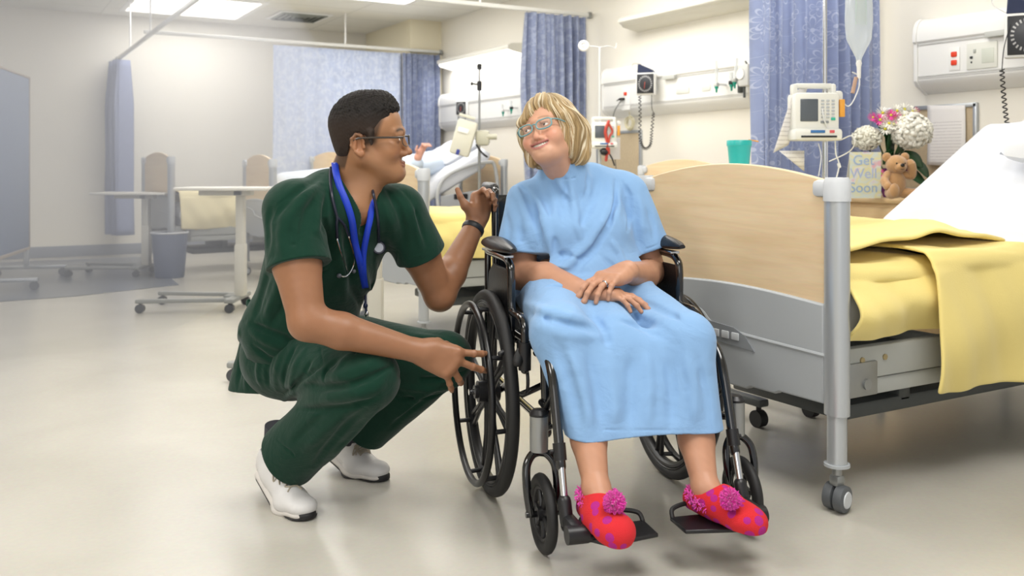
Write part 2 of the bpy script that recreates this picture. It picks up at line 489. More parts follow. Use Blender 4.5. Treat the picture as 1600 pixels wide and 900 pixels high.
# ------------------------------------------------------------------ headwall service panels
def panel(y0, y1, label, rails=True):
    t = thing('service_panel', label, 'service panel', (XW-.002, (y0+y1)/2, 1.40))
    h = (y1-y0)/2
    # profile in (x, z) measured from the wall / the panel bottom
    prof = [(0, 0), (-.075, .045), (-.095, .075), (-.095, .285), (-.108, .295), (-.108, .33), (-.10, .375), (-.085, .405), (-.055, .425), (0, .43)]
    M = Matrix(((1, 0, 0, 0), (0, 0, 1, 0), (0, 1, 0, 0), (0, 0, 0, 1)))
    MB().prism(prof, -h+.012, h-.012, M).build('housing', WHITEPL, t, bevel=.004)
    capp = [(0, -.004), (-.08, .042), (-.102, .073), (-.102, .285), (-.114, .295), (-.114, .333), (-.105, .38), (-.088, .411), (-.056, .431), (0, .436)]
    for s in (-1, 1):
        MB().prism(capp, s*h-.012, s*h+.012, M).build('end_cap', WHITEPL, t, bevel=.003)
    g = MB()
    g.box((-.0975, 0, .098), (.006, 2*h-.03, .006)); g.box((-.0975, 0, .278), (.006, 2*h-.03, .006)); g.box((-.0965, 0, .086), (.004, 2*h-.03, .004))
    g.build('groove', mat('groove_grey', '#c8c8c6', rough=.5), t)
    return t
pA = panel(1.15, 3.44, 'white wall service panel with red outlets, at the top right above the bed')
pB = panel(4.25, 6.50, 'white wall service panel with blood pressure gauge behind the blonde woman')
pC = panel(7.45, 9.74, 'farthest white wall service panel, below the lit wall light')
def wy(px, X):
    r = (px-800)/1450; return (.866*X-r*.5*X)/(.5+.866*r)
def wz(px, py, X):
    Y = wy(px, X); return CAM_H+(262-py)/1450*(.5*X+.866*Y)
XF = XW-.098
RED = mat('outlet_red', '#e2401f', rough=.4); PLATE = mat('plate_ivory', '#dfe0d8', rough=.45); INK = mat('dark_ink', '#33353a', rough=.6)
def on_panel(t, name, px0, py0, px1, py1, m, thick=.008, bev=.003):
    """a flat fitting on a panel's front face"""
    ya, yb = wy(px0, XF), wy(px1, XF); pm = (px0+px1)/2
    za, zb = wz(pm, py0, XF), wz(pm, py1, XF)
    c = Vector((XF-thick/2, (ya+yb)/2, (za+zb)/2))-Vector(t.location)
    return MB().box(c, (thick, abs(ya-yb), abs(za-zb)), bev).build(name, m, t)
on_panel(pA, 'outlet_plate', 1483, 74, 1500, 110, WHITEPL, .004)
for py in (85, 98):
    o = on_panel(pA, 'outlet', 1487, py-4.2, 1496, py+4.2, RED, .012, .008)
sp = on_panel(pA, 'switch_plate', 1511, 66, 1559, 107, PLATE, .006)
def child_box(parent, t, name, px0, py0, px1, py1, m, thick=.012, bev=.001):
    o = on_panel(t, name, px0, py0, px1, py1, m, thick, bev); o.parent = parent; return o
child_box(sp, pA, 'screen', 1535, 75, 1554, 98, mat('screen_grey', '#cfd3c8', rough=.4), .008)
child_box(sp, pA, 'button', 1517, 88, 1521, 92, INK, .014, .004)
child_box(sp, pA, 'button', 1518, 96, 1520, 99, INK, .010, .002)
child_box(sp, pA, 'button', 1522, 77, 1526, 83, mat('btn_grey', '#a9aca6'), .010, .002)
on_panel(pA, 'rail_clamp', 1543, 48, 1580, 57, mat('clamp_grey', '#c2c4c0', rough=.4), .03)
on_panel(pA, 'rail_clamp', 1582, 44, 1600, 56, mat('clamp_grey', '#c2c4c0'), .03)
on_panel(pB, 'outlet_plate', 972, 138, 985, 172, WHITEPL, .004)
on_panel(pB, 'outlet', 976, 144, 980, 149, RED, .012, .003)
on_panel(pB, 'label_plate', 1057, 137, 1077, 146, PLATE, .004, .001)
on_panel(pB, 'label_plate', 1097, 133, 1110, 142, PLATE, .004, .001)
on_panel(pB, 'rail_clamp', 1040, 118, 1058, 124, mat('clamp_grey', '#c2c4c0'), .03)

# wall mounted blood pressure gauges
def dial_material():
    m = mat('gauge_dial', '#2a2c30', rough=.3)
    N, L, b = nodes_of(m); tc = [n for n in N if n.type == 'TEX_COORD'][0]
    sp_ = N.new('ShaderNodeSeparateXYZ'); L.new(tc.outputs['Generated'], sp_.inputs[0])
    def mt(op, a, c=None):
        n = N.new('ShaderNodeMath'); n.operation = op
        for i, v in enumerate((a, c)):
            if v is None: continue
            if isinstance(v, (int, float)): n.inputs[i].default_value = v
            else: L.new(v, n.inputs[i])
        return n.outputs[0]
    y = mt('SUBTRACT', sp_.outputs[0], .5); z = mt('SUBTRACT', sp_.outputs[2], .5)
    r = mt('SQRT', mt('ADD', mt('MULTIPLY', y, y), mt('MULTIPLY', z, z)))
    th = mt('ARCTAN2', z, y)
    ticks = mt('GREATER_THAN', mt('COSINE', mt('MULTIPLY', th, 22)), .3)
    ring = mt('MULTIPLY', mt('GREATER_THAN', r, .33), mt('LESS_THAN', r, .42))
    w = mt('MULTIPLY', ticks, ring)
    mx = N.new('ShaderNodeMix'); mx.data_type = 'RGBA'; L.new(mt('MULTIPLY', w, .75), mx.inputs[0])
    mx.inputs[6].default_value = (*rgb('#2b2d33'), 1); mx.inputs[7].default_value = (*rgb('#d8d8d8'), 1)
    L.new(mx.outputs[2], b.inputs['Base Color'])
    return m
DIAL = dial_material(); NAVY = mat('navy_cuff', '#26304f', rough=.7)
def gauge(loc, rz, label, size=.15, cuff=True, cord='loop'):
    """local -y faces the room; origin at the gauge centre"""
    t = thing('blood_pressure_gauge', label, 'blood pressure gauge', loc, rz, None)
    s = size
    MB().box((0, .03, 0), (s, .06, s*1.12), .012).build('housing', WHITEPL, t)
    MB().box((0, -.002, 0), (s*.86, .006, s*.98), .004).build('dial', DIAL, t)
    MB().box((-.004, -.0065, -.012), (.0025, .002, s*.34), rot=(0, .1, 0)).build('needle', mat('needle_red', '#d2503c'), t)
    MB().box((.02, .10, 0), (.05, .09, .07), .01).build('mount', OFFWH, t)
    if cuff:
        k = MB()
        k.prism([(-s*.45, s*.56), (s*.42, s*.56), (s*.30, s*.72), (-s*.30, s*1.0), (-s*.42, s*1.02)], .012, .075, Matrix(((1, 0, 0, 0), (0, 0, 1, 0), (0, 1, 0, 0), (0, 0, 0, 1))))
        k.build('cuff', NAVY, t, bevel=.008)
        MB().tube(spline([(-s*.42, .06, s*.6), (-s*.75, .06, s*.85), (-s*.7, .06, s*1.08), (-s*.3, .06, s*1.02)]), .0018, 6).build('cuff_basket', CHROME, t)
    c = MB()
    if cord == 'loop':
        c.tube(spline([(s*.3, .02, -s*.5), (s*.3, .02, -s*1.2), (s*.42, .02, -s*1.5)]), .0028, 8)
        path = spline([(-s*.32, .02, -s*.6), (-s*.3, .02, -s*1.6), (-s*.3, .02, -s*2.7), (-s*.1, .02, -s*3.25), (s*.22, .02, -s*3.1), (s*.3, .02, -s*2.4), (s*.38, .02, -s*1.5)], 40)
        turns = 34
    else:
        c.tube(spline([(-s*.35, -.002, s*.3), (-s*.5, -.03, -s*.3), (-s*.55, -.03, -s*.9)]), .0022, 8)
        path = spline([(-s*.55, -.03, -s*.85), (-s*.5, -.03, -s*1.6), (-s*.4, -.03, -s*2.3), (-s*.1, -.03, -s*2.75), (s*.35, -.03, -s*2.6), (s*.8, -.03, -s*2.2)], 40)
        turns = 30
    hp = []
    Lp = len(path)
    for i, p in enumerate(path):
        if i % 1 == 0:
            a = 2*PI*turns*i/Lp
            tdir = (path[min(i+1, Lp-1)]-path[max(i-1, 0)]).normalized()
            n1 = tdir.cross(Vector((0, 1, 0))).normalized()
            hp.append(p+n1*math.cos(a)*.010+Vector((0, 1, 0))*math.sin(a)*.010)
    c.tube(hp, .0034, 6).build('coiled_cord', RUBBER, t)
    return t
gy, gz = wy(1013, 4.55), wz(1013, 131, 4.55)
gauge((4.52, gy, gz), math.radians(-52), 'blood pressure gauge with navy cuff behind the blonde woman, left of the green fittings', .155)
gy, gz = wy(1610, 4.55), wz(1610, 55, 4.55)
gauge((4.52, gy, gz), math.radians(-58), 'blood pressure gauge cut off by the top right picture edge, black coiled cord', .20, cord='swing')
gy, gz = wy(723, 4.6), wz(723, 169, 4.6)
gauge((4.58, gy, gz), math.radians(-60), 'farthest blood pressure gauge, left of the far infusion pump', .145, cuff=False, cord='loop')

# gas fittings / flow meters
GREEN = mat('fitting_green', '#22a08a', rough=.4); CLEAR = mat('clear_plastic', '#e7ecee', rough=.12, alpha=.45)
def flowmeter(px, py, X, label, h=.13, head='#2c2f33', lean=0, group=None):
    y, z = wy(px, X), wz(px, py, X)
    t = thing('flow_meter', label, 'flow meter', (X, y, z), 0, group)
    MB().cyl((0, 0, .02), (lean, 0, .02+h), .012, 14).build('tube', CLEAR, t)
    MB().box((0, 0, .008), (.03, .035, .028), .006).build('valve', mat('v'+head, head, rough=.4), t)
    MB().lathe([(0, -.045), (.006, -.045), (.008, -.02), (.014, -.012), (.014, 0), (0, 0)], (0, 0, -.004)).build('nozzle', GREEN, t)
    MB().cyl((0, 0, .01), (XF-X+.002, 0, .01), .008, 10).build('connector', CHROME, t)
    return t
flowmeter(1119.5, 134, 4.56, 'slim clear flow meter with green tip, leftmost on the panel by the curtain', .16, '#c9cbc8')
flowmeter(1143, 131, 4.56, 'flow meter with black valve and green tip, second from the left', .06, '#1f2124')
flowmeter(1148, 127, 4.53, 'leaning clear flow meter beside the grey suction regulator', .14, '#b8bab8', .02)
flowmeter(786, 174, 4.58, 'small flow meter with green tip on the farthest panel, left one', .05, '#d5d5d5')
flowmeter(799, 170, 4.58, 'small black flow meter with green tip on the farthest panel, right one', .06, '#1f2124')
y, z = wy(1168, 4.56), wz(1168, 118, 4.56)
t = thing('suction_regulator', 'grey box suction regulator with round dial beside the yellow tag', 'suction regulator', (4.56, y, z))
MB().box((0, 0, 0), (.09, .10, .15), .012).build('body', mat('reg_grey', '#cfd0ce', rough=.4), t)
MB().lathe([(0, .006), (.036, .006), (.04, 0), (.04, -.01)], (-.046, .02, .01), rot=(0, -PI/2, 0)).build('dial', WHITEPL, t)
MB().cyl((-.01, .02, -.07), (-.01, .02, -.15), .009, 12).build('outlet_pipe', DKGREY, t)
MB().cyl((0, 0, .07), (0, .02, .10), .006, 10).build('knob', DKGREY, t)
MB().cyl((.02, 0, 0), (XF-4.56+.002, 0, 0), .012, 12).build('connector', CHROME, t)
t = thing('gas_valve', 'chrome and black gas valve below the regulator dial', 'gas valve', (4.57, wy(1157, 4.57), wz(1157, 135, 4.57)))
MB().cyl((0, 0, .03), (XF-4.57+.001, 0, .03), .016, 16).build('coupling', CHROME, t)
MB().box((0, 0, -.012), (.035, .03, .07), .008).build('handle', DKGREY, t)
yt0, yt1 = wy(1183, XF), wy(1196, XF)
t = MB().box((XF-.004, (yt0+yt1)/2, wz(1188, 127, XF)), (.004, .062, .165), .001).build('warning_tag', mat('tag_yellow', '#d9dc2c', rough=.5)); tag(t, 'bright yellow paper tag on the service panel beside the flowered curtain', 'tag')
tk = MB()
for k in range(3): tk.box((0, 0, .05-.045*k), (.002, .012, .026))
o = tk.build('printed_mark', mat('tag_ink', '#6e7220'), t); o.location = (XF-.007, (yt0+yt1)/2-.005, wz(1188, 127, XF))
# thin hose from the regulator down the wall
o = MB().tube(spline([(4.55, wy(1171, 4.56), 1.52), (4.62, wy(1171, 4.6), 1.3), (4.70, wy(1174, 4.7), 1.1), (4.71, wy(1175, 4.7), .72)]), .003, 8).build('suction_hose', mat('hose', '#d8d2c8', rough=.4)); tag(o, 'thin pale hose hanging from the grey suction regulator', 'hose')
# call cord and plug, tubing coil
o = MB().tube(spline([(4.62, wy(972, 4.62), wz(972, 155, 4.62)), (4.60, wy(962, 4.62), 1.43), (4.62, wy(958, 4.62), 1.25), (4.64, wy(960, 4.62), .95), (4.62, wy(968, 4.62), .75)]), .0035, 8).build('call_cord', DKGREY); tag(o, 'black cord hanging from the panel left of the tubing coil', 'cord')
pl = thing('power_plug', 'black plug pushed into the panel below the small red outlet', 'plug', (XF, wy(974, XF), wz(974, 155, XF)))
MB().box((-.015, 0, 0), (.03, .055, .02), .006).build('body', RUBBER, pl)
MB().tube([(-.02, .03, 0), (-.02, .065, -.01)], [.007, .003], 8).build('strain_relief', RUBBER, pl)
o = MB(); cy_, cz_ = wy(980, 4.66), wz(980, 193, 4.66)
for k in range(5): o.torus((4.70-.006*k, cy_+.006*math.sin(k*2), cz_+.008*math.cos(k*3)), .045+.004*(k % 3), .004, 'X', 32, 8)
o.tube([(4.69, cy_, cz_+.05), (4.67, cy_, cz_+.16)], .003, 8)
o = o.build('tubing_coil', mat('tube_beige', '#cfc8a8', rough=.35)); tag(o, 'coiled beige tubing hanging on the wall below the panel', 'tubing')

# wall lights above the panels
def wall_light(y0, y1, z, lit, label):
    t = thing('wall_light', label, 'wall light', (XW, (y0+y1)/2, z)); h = (y1-y0)/2
    M = Matrix(((1, 0, 0, 0), (0, 0, 1, 0), (0, 1, 0, 0), (0, 0, 0, 1)))
    MB().prism([(0, .02), (-.16, .05), (-.19, .07), (-.19, .10), (-.15, .12), (0, .13)], -h, h, M).build('housing', mat('light_housing', '#e3e1d8', rough=.45), t, bevel=.004)
    MB().prism([(0, 0), (-.155, .03), (-.175, .05), (-.16, .053), (0, .022)], -h+.02, h-.02, M).build('diffuser', GLOWP if lit else mat('unlit_diffuser', '#d3d0c4', rough=.4), t)
    if lit:
        l = area_light('wall_lamp', (XW-.1, (y0+y1)/2, z-.012), (.12, 2*h-.1), 9)
wall_light(4.55, 6.16, 2.10, False, 'long unlit wall light above the middle service panel')
wall_light(7.98, 9.62, 2.10, True, 'lit white wall light above the farthest service panel')

# cork boards
def corkboard(y0, y1, z0, z1, label):
    t = thing('cork_board', label, 'notice board', (XW, (y0+y1)/2, z0)); h = (y1-y0)/2; H = z1-z0
    MB().box((-.008, 0, H/2), (.012, 2*h-.02, H-.02)).build('board', CORK, t)
    f = MB()
    for s in (-1, 1): f.box((-.012, s*(h-.01), H/2), (.022, .024, H), .003)
    f.box((-.012, 0, H-.01), (.022, 2*h, .024), .003); f.box((-.012, 0, .01), (.022, 2*h, .024), .003)
    f.build('frame', ALU, t); return t
corkboard(3.12, 3.80, .84, 1.335, 'aluminium framed cork board behind the flowers')
corkboard(wy(1004, XW), wy(935, XW), .70, 1.29, 'beige cork board on the wall behind the blonde woman')
def paper_mat():
    m = mat('printed_paper', '#e9e6e4', rough=.7)
    N, L, b = nodes_of(m); tc = [n for n in N if n.type == 'TEX_COORD'][0]
    s_ = N.new('ShaderNodeSeparateXYZ'); L.new(tc.outputs['Generated'], s_.inputs[0])
    w = N.new('ShaderNodeMath'); w.operation = 'SINE'
    a = N.new('ShaderNodeMath'); a.operation = 'MULTIPLY'; a.inputs[1].default_value = 6.283*20; L.new(s_.outputs[2], a.inputs[0]); L.new(a.outputs[0], w.inputs[0])
    g = N.new('ShaderNodeMath'); g.operation = 'GREATER_THAN'; g.inputs[1].default_value = .55; L.new(w.outputs[0], g.inputs[0])
    n = N.new('ShaderNodeTexNoise'); n.inputs['Scale'].default_value = 60; L.new(tc.outputs['Generated'], n.inputs['Vector'])
    g2 = N.new('ShaderNodeMath'); g2.operation = 'GREATER_THAN'; g2.inputs[1].default_value = .42; L.new(n.outputs['Fac'], g2.inputs[0])
    lim = N.new('ShaderNodeMath'); lim.operation = 'LESS_THAN'; lim.inputs[1].default_value = .74; L.new(s_.outputs[2], lim.inputs[0])
    e = N.new('ShaderNodeMath'); e.operation = 'MULTIPLY'; L.new(g.outputs[0], e.inputs[0]); L.new(g2.outputs[0], e.inputs[1])
    e2 = N.new('ShaderNodeMath'); e2.operation = 'MULTIPLY'; L.new(e.outputs[0], e2.inputs[0]); L.new(lim.outputs[0], e2.inputs[1])
    yy = N.new('ShaderNodeMath'); yy.operation = 'COMPARE'; yy.inputs[1].default_value = .5; yy.inputs[2].default_value = .38; L.new(s_.outputs[1], yy.inputs[0])
    e3 = N.new('ShaderNodeMath'); e3.operation = 'MULTIPLY'; L.new(e2.outputs[0], e3.inputs[0]); L.new(yy.outputs[0], e3.inputs[1])
    e4 = N.new('ShaderNodeMath'); e4.operation = 'MULTIPLY'; L.new(e3.outputs[0], e4.inputs[0]); e4.inputs[1].default_value = .45
    mx = N.new('ShaderNodeMix'); mx.data_type = 'RGBA'; L.new(e4.outputs[0], mx.inputs[0])
    mx.inputs[6].default_value = (*rgb('#e9e6e4'), 1); mx.inputs[7].default_value = (*rgb('#a5a09f'), 1)
    L.new(mx.outputs[2], b.inputs['Base Color'])
    return m
PAPER = paper_mat()
rows = []
for i in range(13):
    v = i/12; rows.append([(XW-.024-.02*v*v-.012*math.sin(u*3.1)*v, 3.185+.235*u-.012*v, 1.325-.34*v+.012*(u)) for u in [k/8 for k in range(9)]])
o = MB().grid(rows).build('notice_paper', PAPER, solid=.0012, angle=180); tag(o, 'printed sheet of paper pinned to the framed cork board', 'paper')

# privacy screen at the far left
p0 = CV(*J(-28, 0, 7.15).xy); p1 = CV(*J(42, 0, 8.45).xy)
d = p1-p0; L_ = d.length; rz = math.atan2(d.y, d.x)
t = thing('privacy_screen', 'tall blue grey wheeled privacy screen at the left picture edge', 'screen', p0, rz)
MB().box((L_/2, 0, 1.02), (L_, .04, 1.54), .006).build('panel', mat('screen_blue_grey', '#8795ad', rough=.6), t)
f = MB()
f.box((L_/2, 0, 1.80), (L_+.03, .05, .02), .004); f.box((L_/2, 0, .245), (L_+.03, .05, .03), .004); f.box((L_+.008, 0, 1.02), (.016, .05, 1.56), .003); f.box((-.008, 0, 1.02), (.016, .05, 1.56), .003)
f.build('frame', mat('screen_edge', '#b5a898', rough=.5), t)
for xx in (.2, L_-.1):
    leg = MB().box((xx, -.02, .16), (.04, .04, .16), .004).box((xx, -.05, .085), (.04, .6, .03), .006).build('leg', ALU, t)
    for yy in (-.32, .22):
        MB().cyl((xx-.012, yy, .036), (xx+.012, yy, .036), .035, 20).build('castor', mat('castor_grey', '#6b6e74', rough=.4), leg)

# waste bin
q = CV(*J(265, 0, 8.3).xy)
t = thing('waste_bin', 'dark blue grey waste bin under the far left table', 'bin', q)
MB().lathe([(0, 0), (.12, 0), (.125, .01), (.155, .40), (.147, .40), (.118, .02), (0, .02)], n=32).build('body', mat('bin_blue', '#5e6880', rough=.5), t)
MB().torus((0, 0, .40), .155, .009, 'Z').build('rim', mat('bin_liner', '#c7c9cc'), t)
# ------------------------------------------------------------------ hospital beds
def footboard(parent, name, zt, big):
    """board across y at local x = 0; zt = post top height"""
    W = .44
    zw = zt-.375            # wood lower edge at the posts
    b = bpy.data.objects.new(name, None); link(b, parent)
    N_ = 24
    top = [(-W+.03+(2*W-.06)*i/N_, zt-.008+.052*math.sin(PI*i/N_)**.9) for i in range(N_+1)]
    bot = [(-W+.03+(2*W-.06)*i/N_, zw+.022*math.sin(PI*i/N_)) for i in range(N_+1)]
    M = Matrix(((0, 0, 1, 0), (1, 0, 0, 0), (0, 1, 0, 0), (0, 0, 0, 1)))
    MB().prism(bot+top[::-1], -.011, .011, M).build('wood_panel', MAPLE, b, bevel=.003)
    low = [(-W+.03, zw-.275), (-W+.20, zw-.275), (-W+.22, zw-.285), (-.12, zw-.285), (-.10, zw-.295), (W-.22, zw-.295), (W-.20, zw-.28), (W-.03, zw-.28)]
    upp = [(y, z+.012) for y, z in bot]
    MB().prism(low+upp[::-1], -.022, .010, M).build('lower_panel', GREYPL, b, bevel=.006)
    r = MB().tube(spline([(-.0185, -W+.03, zw-.135), (-.0185, -.1, zw-.125), (-.0185, .05, zw-.11), (-.0185, .12, zw-.07), (-.0185, .28, zw-.055), (-.0185, W-.04, zw-.06)]), .0075, 8, flat=1).build('moulded_ridge', GREYPL, b)
    if big:
        h = MB()
        h.prism([(-.14, zw-.170), (-.10, zw-.128), (-.05, zw-.108), (.08, zw-.100), (.095, zw-.140), (.08, zw-.160)], -.0262, -.0215, M)
        hh = h.build('grip_recess', mat('recess_grey', '#85898d', rough=.5), b)
        e = MB()
        for k in range(3):
            e.box((-.028, -.058+.045*k, zw-.135), (.005, .032, .024), .003)
        e = e.build('emblem', GREYPL2, hh)
    for s in (-1, 1):
        y = s*W
        p = MB().tube([(0, y, zw-.30), (0, y, zt-.055)], .038, 28, round_=False, up=(1, 0, 0), flat=.85).build('post', ALU, b)
        MB().tube([(0, y, .135), (0, y, zw-.29)], .028, 24, round_=False).build('inner_tube', ALU, p)
        MB().lathe([(0, -.004), (.036, -.004), (.036, .004), (0, .004)], (0, y, .132)).build('collar', GREYPL, p)
        cap = MB()
        cap.tube([(0, y, zt-.066), (0, y, zt-.012), (0, y, zt+.002)], [.0405, .0405, .034], 28, round_=False, up=(1, 0, 0), flat=.88)
        cap.box((-.002, y-s*.045, zt-.03), (.05, .055, .05), .014)
        cap.build('post_cap', GREYPL2, p)
        c = MB().cyl((0, y, .10), (0, y, .135), .014, 14).box((0, y, .088), (.035, .035, .035), .01).build('castor_fork', STEEL, p)
        for q in (-1, 1):
            MB().lathe([(0, .016), (.028, .016), (.037, .012), (.0385, 0), (.037, -.012), (.028, -.016), (0, -.016)], (0, y+q*.019, .0395), rot=(PI/2, 0, .25)).build('castor_wheel', mat('castor_rubber', '#55585b', rough=.5), c)
            MB().lathe([(0, .003), (.022, .003), (.024, 0), (.024, -.003)], (0.002, y+q*.019+q*.016, .0395), rot=(-q*PI/2, 0, .25)).build('castor_hub', GREYPL2, c)
    return b
def bed(x, y, zt, label, length=2.15, rz=0, headrail=False, back=.36, big=False, headz=None):
    t = thing('hospital_bed', label, 'hospital bed', (x, y, 0), rz, 'hospital beds')
    footboard(t, 'footboard', zt, big)
    hb = footboard(t, 'headboard', headz or zt+.02, False); hb.location = (length, 0, 0)
    f = MB()
    for s in (-1, 1):
        f.box((length/2, s*.41, .405), (length-.05, .035, .095), .006)
        f.box((length/2, s*.405, .33), (length-.1, .03, .05), .006)
    for k in range(5): f.box((.2+k*(length-.4)/4, 0, .40), (.05, .8, .04), .005)
    fr = f.build('frame', mat('bed_frame_grey', '#a8aaa6', rough=.4), t)
    for k, bx in enumerate((.12, .22)):
        MB().cyl((bx, -.432, .415), (bx, -.424, .415), .009, 12).build('bolt', mat('bolt_brass', '#b0a07a', rough=.3, metal=.6), fr)
    MB().box((.10, -.43, .36), (.16, .012, .10), .004).cyl((.13, -.442, .345), (.13, -.43, .345), .016, 14).build('bracket', STEEL, fr)
    MB().box((length*.5, 0, .20), (length-.5, .5, .05), .01).box((.55, 0, .30), (.06, .5, .2), .01).box((length-.55, 0, .30), (.06, .5, .2), .01).build('lift_mechanism', DKGREY, t)
    return t
def mattress_profile(L_, back, hinge, zb, th, n=40):
    """centre line of the mattress top along x, raised at the head"""
    pts = []
    for i in range(n+1):
        x = L_*i/n
        if x < hinge: z = zb+th
        else:
            k = (x-hinge)
            z = zb+th+k*math.tan(back)*min(1, k/.12)
        pts.append((x, z))
    return pts
def mattress(x, y, label, L_=2.0, back=.62, hinge=1.25, zb=.47, th=.19, w=.86, rz=0):
    t = thing('mattress', label, 'mattress', (x, y, zb), rz)
    rows = []
    prof = mattress_profile(L_, back, hinge, 0, th)
    sec = []
    for a in range(25):
        an = 2*PI*a/24
        c_, s_ = math.cos(an), math.sin(an)
        sec.append((abs(c_)**.35*(1 if c_ > 0 else -1)*w/2, abs(s_)**.5*(1 if s_ > 0 else -1)*th/2))
    V = []; F = []
    k = len(sec)-1
    for i, (px_, pz) in enumerate(prof):
        e = min(1, (i/1.5+.3), ((len(prof)-1-i)/1.5+.3))
        for (sy, sz) in sec[:-1]: V.append((px_, sy*(.96+.04*e), pz-th/2+sz*e))
    for i in range(len(prof)-1):
        for j in range(k): F.append((i*k+j, i*k+(j+1) % k, (i+1)*k+(j+1) % k, (i+1)*k+j))
    F.append(tuple(range(k))); F.append(tuple(range((len(prof)-1)*k, len(prof)*k))[::-1])
    MB().add(V, F).build('mattress_body', SHEET, t)
    return t
def fbm(x, y, s=0):
    return (math.sin(x*7.1+s)+.6*math.sin(x*13.3+y*9.7+s*2)+.5*math.sin(y*17.9-x*5.3+s*3)+.3*math.sin(x*31+y*23+s))/2.4
def drape(name, label, cat, x, y, ztop, x0, x1, halfw, near, far, m, rz=0, seed=0, prof=None, amp=.008, bulge=.02, thick=.012, group=None, hemwave=.01, cols=60):
    """cloth over a mattress: near(x)/far(x) give the z of the lower hem either side"""
    rows = []; nu = cols; r_ = .045
    for i in range(nu+1):
        u = x0+(x1-x0)*i/nu
        zt = ztop if prof is None else prof(u)
        row = []
        zn, zf = near(u), far(u)
        A = 26; T = 30; B = 10
        for k in range(A):       # near hang, from the hem up
            v = k/A; z = zn+(zt-r_-zn)*v
            w_ = amp*fbm(u*1.3, v*.35, seed)*(1.6-v)*1.6 + bulge*math.sin(PI*min(1, (1-v)*1.0))*.7
            row.append((u+hemwave*math.sin(u*9+seed)*(1-v), -(halfw+.012+w_), z+.004*math.sin(u*14+seed)*(1-v)))
        for k in range(6):
            a = k/6*PI/2; row.append((u, -(halfw+.012-r_*(1-math.cos(a))), zt-r_+r_*math.sin(a)+amp*.4*fbm(u, k*.1, seed)))
        for k in range(T+1):
            v = k/T; yy = -(halfw+.012-r_)+(2*(halfw+.012-r_))*v
            row.append((u, yy, zt+amp*fbm(u*1.2, yy*1.2, seed+1)*.9+.012*math.sin(PI*v)))
        for k in range(1, B+1):
            v = k/B; row.append((u, halfw+.012-.0+.012*math.sin(v*PI), zt-r_*.5-(zt-r_*.5-zf)*v))
        rows.append(row)
    t = MB().grid(rows).build(name, m, angle=180, solid=thick, subdiv=1)
    t.location = (x, y, 0); t.rotation_euler = (0, 0, rz)
    tag(t, label, cat, group)
    return t
def pillow(loc, rot, size, label, parent=None):
    V = []; n = 20; F = []
    mb = MB()
    rows = []
    for sgn in (1, -1):
        rws = []
        for i in range(n+1):
            u = -1+2*i/n; row = []
            for j in range(n+1):
                v = -1+2*j/n
                e = max(0, (1-abs(u)**3))*max(0, (1-abs(v)**3))
                pin = 1-.10*(abs(u)*abs(v))**2 - .05*(1-abs(u))*abs(v)**2
                row.append((u*size[0]/2*pin, v*size[1]/2*pin, sgn*size[2]/2*e**.45+.006*math.sin(u*9+v*5)*e))
            rws.append(row)
        mb.grid(rws)
    o = mb.build('pillow', SHEET, angle=180); o.location = loc; o.rotation_euler = rot
    tag(o, label, 'pillow'); return o

XB = 2.13
# near bed
bed(XB, 2.272, .95, 'maple and grey hospital bed nearest the camera, right of the wheelchair', 2.2, big=True)
mattress(XB+.03, 2.272, 'white mattress of the nearest bed, head end raised', 2.0, .52, 1.28, .47, .20)
def nearA(u):
    return .50 if u < .40 else (.30 if u > .52 else .50-.2*(u-.40)/.12)
drape('blanket', 'yellow blanket spread over the nearest hospital bed', 'blanket', XB, 2.272, .695, .028, .50, .43, lambda u: .478, lambda u: .45, YELLOW, seed=2, bulge=.055, amp=.018)
def topA(u): return .712+ .012*math.sin(u*3)
drape('bedspread', 'yellow spread hanging low over the side of the nearest bed', 'bedspread', XB, 2.272, .712, .36, 1.62, .475, lambda u: .275+.012*math.sin(u*3)+.03*max(0, (.5-u)*4), lambda u: .55, YELLOW, seed=5, prof=topA, bulge=.03, amp=.016, cols=80)
# the diagonal folded-back edge of the spread and sheet
rows = []
for i in range(40):
    v = i/39; yy = -.40+.82*v
    row = []
    for k in range(15):
        a = k/14
        xx = .06+.62*a+.55*v*a+ .2*a
        zz = .738+.020*math.sin(PI*a)*(1+.5*math.sin(v*7))+.012*fbm(xx*2, yy*2, 4)+.03*math.exp(-((a-.55-.2*math.sin(v*3))/.12)**2)
        row.append((XB+xx, 2.272+yy, zz))
    rows.append(row)
o = MB().grid(rows).build('folded_blanket_top', YELLOW, angle=180, solid=.016, subdiv=1); tag(o, 'rumpled pale yellow blanket folded across the top of the nearest bed', 'blanket')
profW = lambda u: (.722 if u < 1.22 else .722+(u-1.22)*.58*min(1, (u-1.22)/.1))+.006
drape('sheet', 'white sheet over the raised head end of the nearest bed', 'sheet', XB, 2.272, .74, .95, 2.0, .425, lambda u: (.55 if u < 1.5 else .62+(u-1.5)*.5), lambda u: .60+max(0, u-1.2)*.55, SHEET, seed=9, prof=profW, amp=.008, bulge=.01, cols=60)
pillow((XB+1.74, 2.02, 1.125), (.1, math.radians(-31), .05), (.50, .66, .17), 'plump white pillow at the head of the nearest bed')

# middle bed
YBB = 5.10
bed(XB, YBB, .975, 'middle hospital bed with maple footboard, behind the crouching man', 2.2)
mattress(XB+.06, YBB, 'white mattress of the middle bed', 2.0, .30, 1.4, .47, .20)
drape('blanket', 'pale yellow blanket over the middle hospital bed, behind the wrist watch', 'blanket', XB, YBB, .72, .03, 1.75, .43, lambda u: (.47 if u < .42 else .28), lambda u: .4, YELLOW, seed=12, bulge=.03, amp=.012)
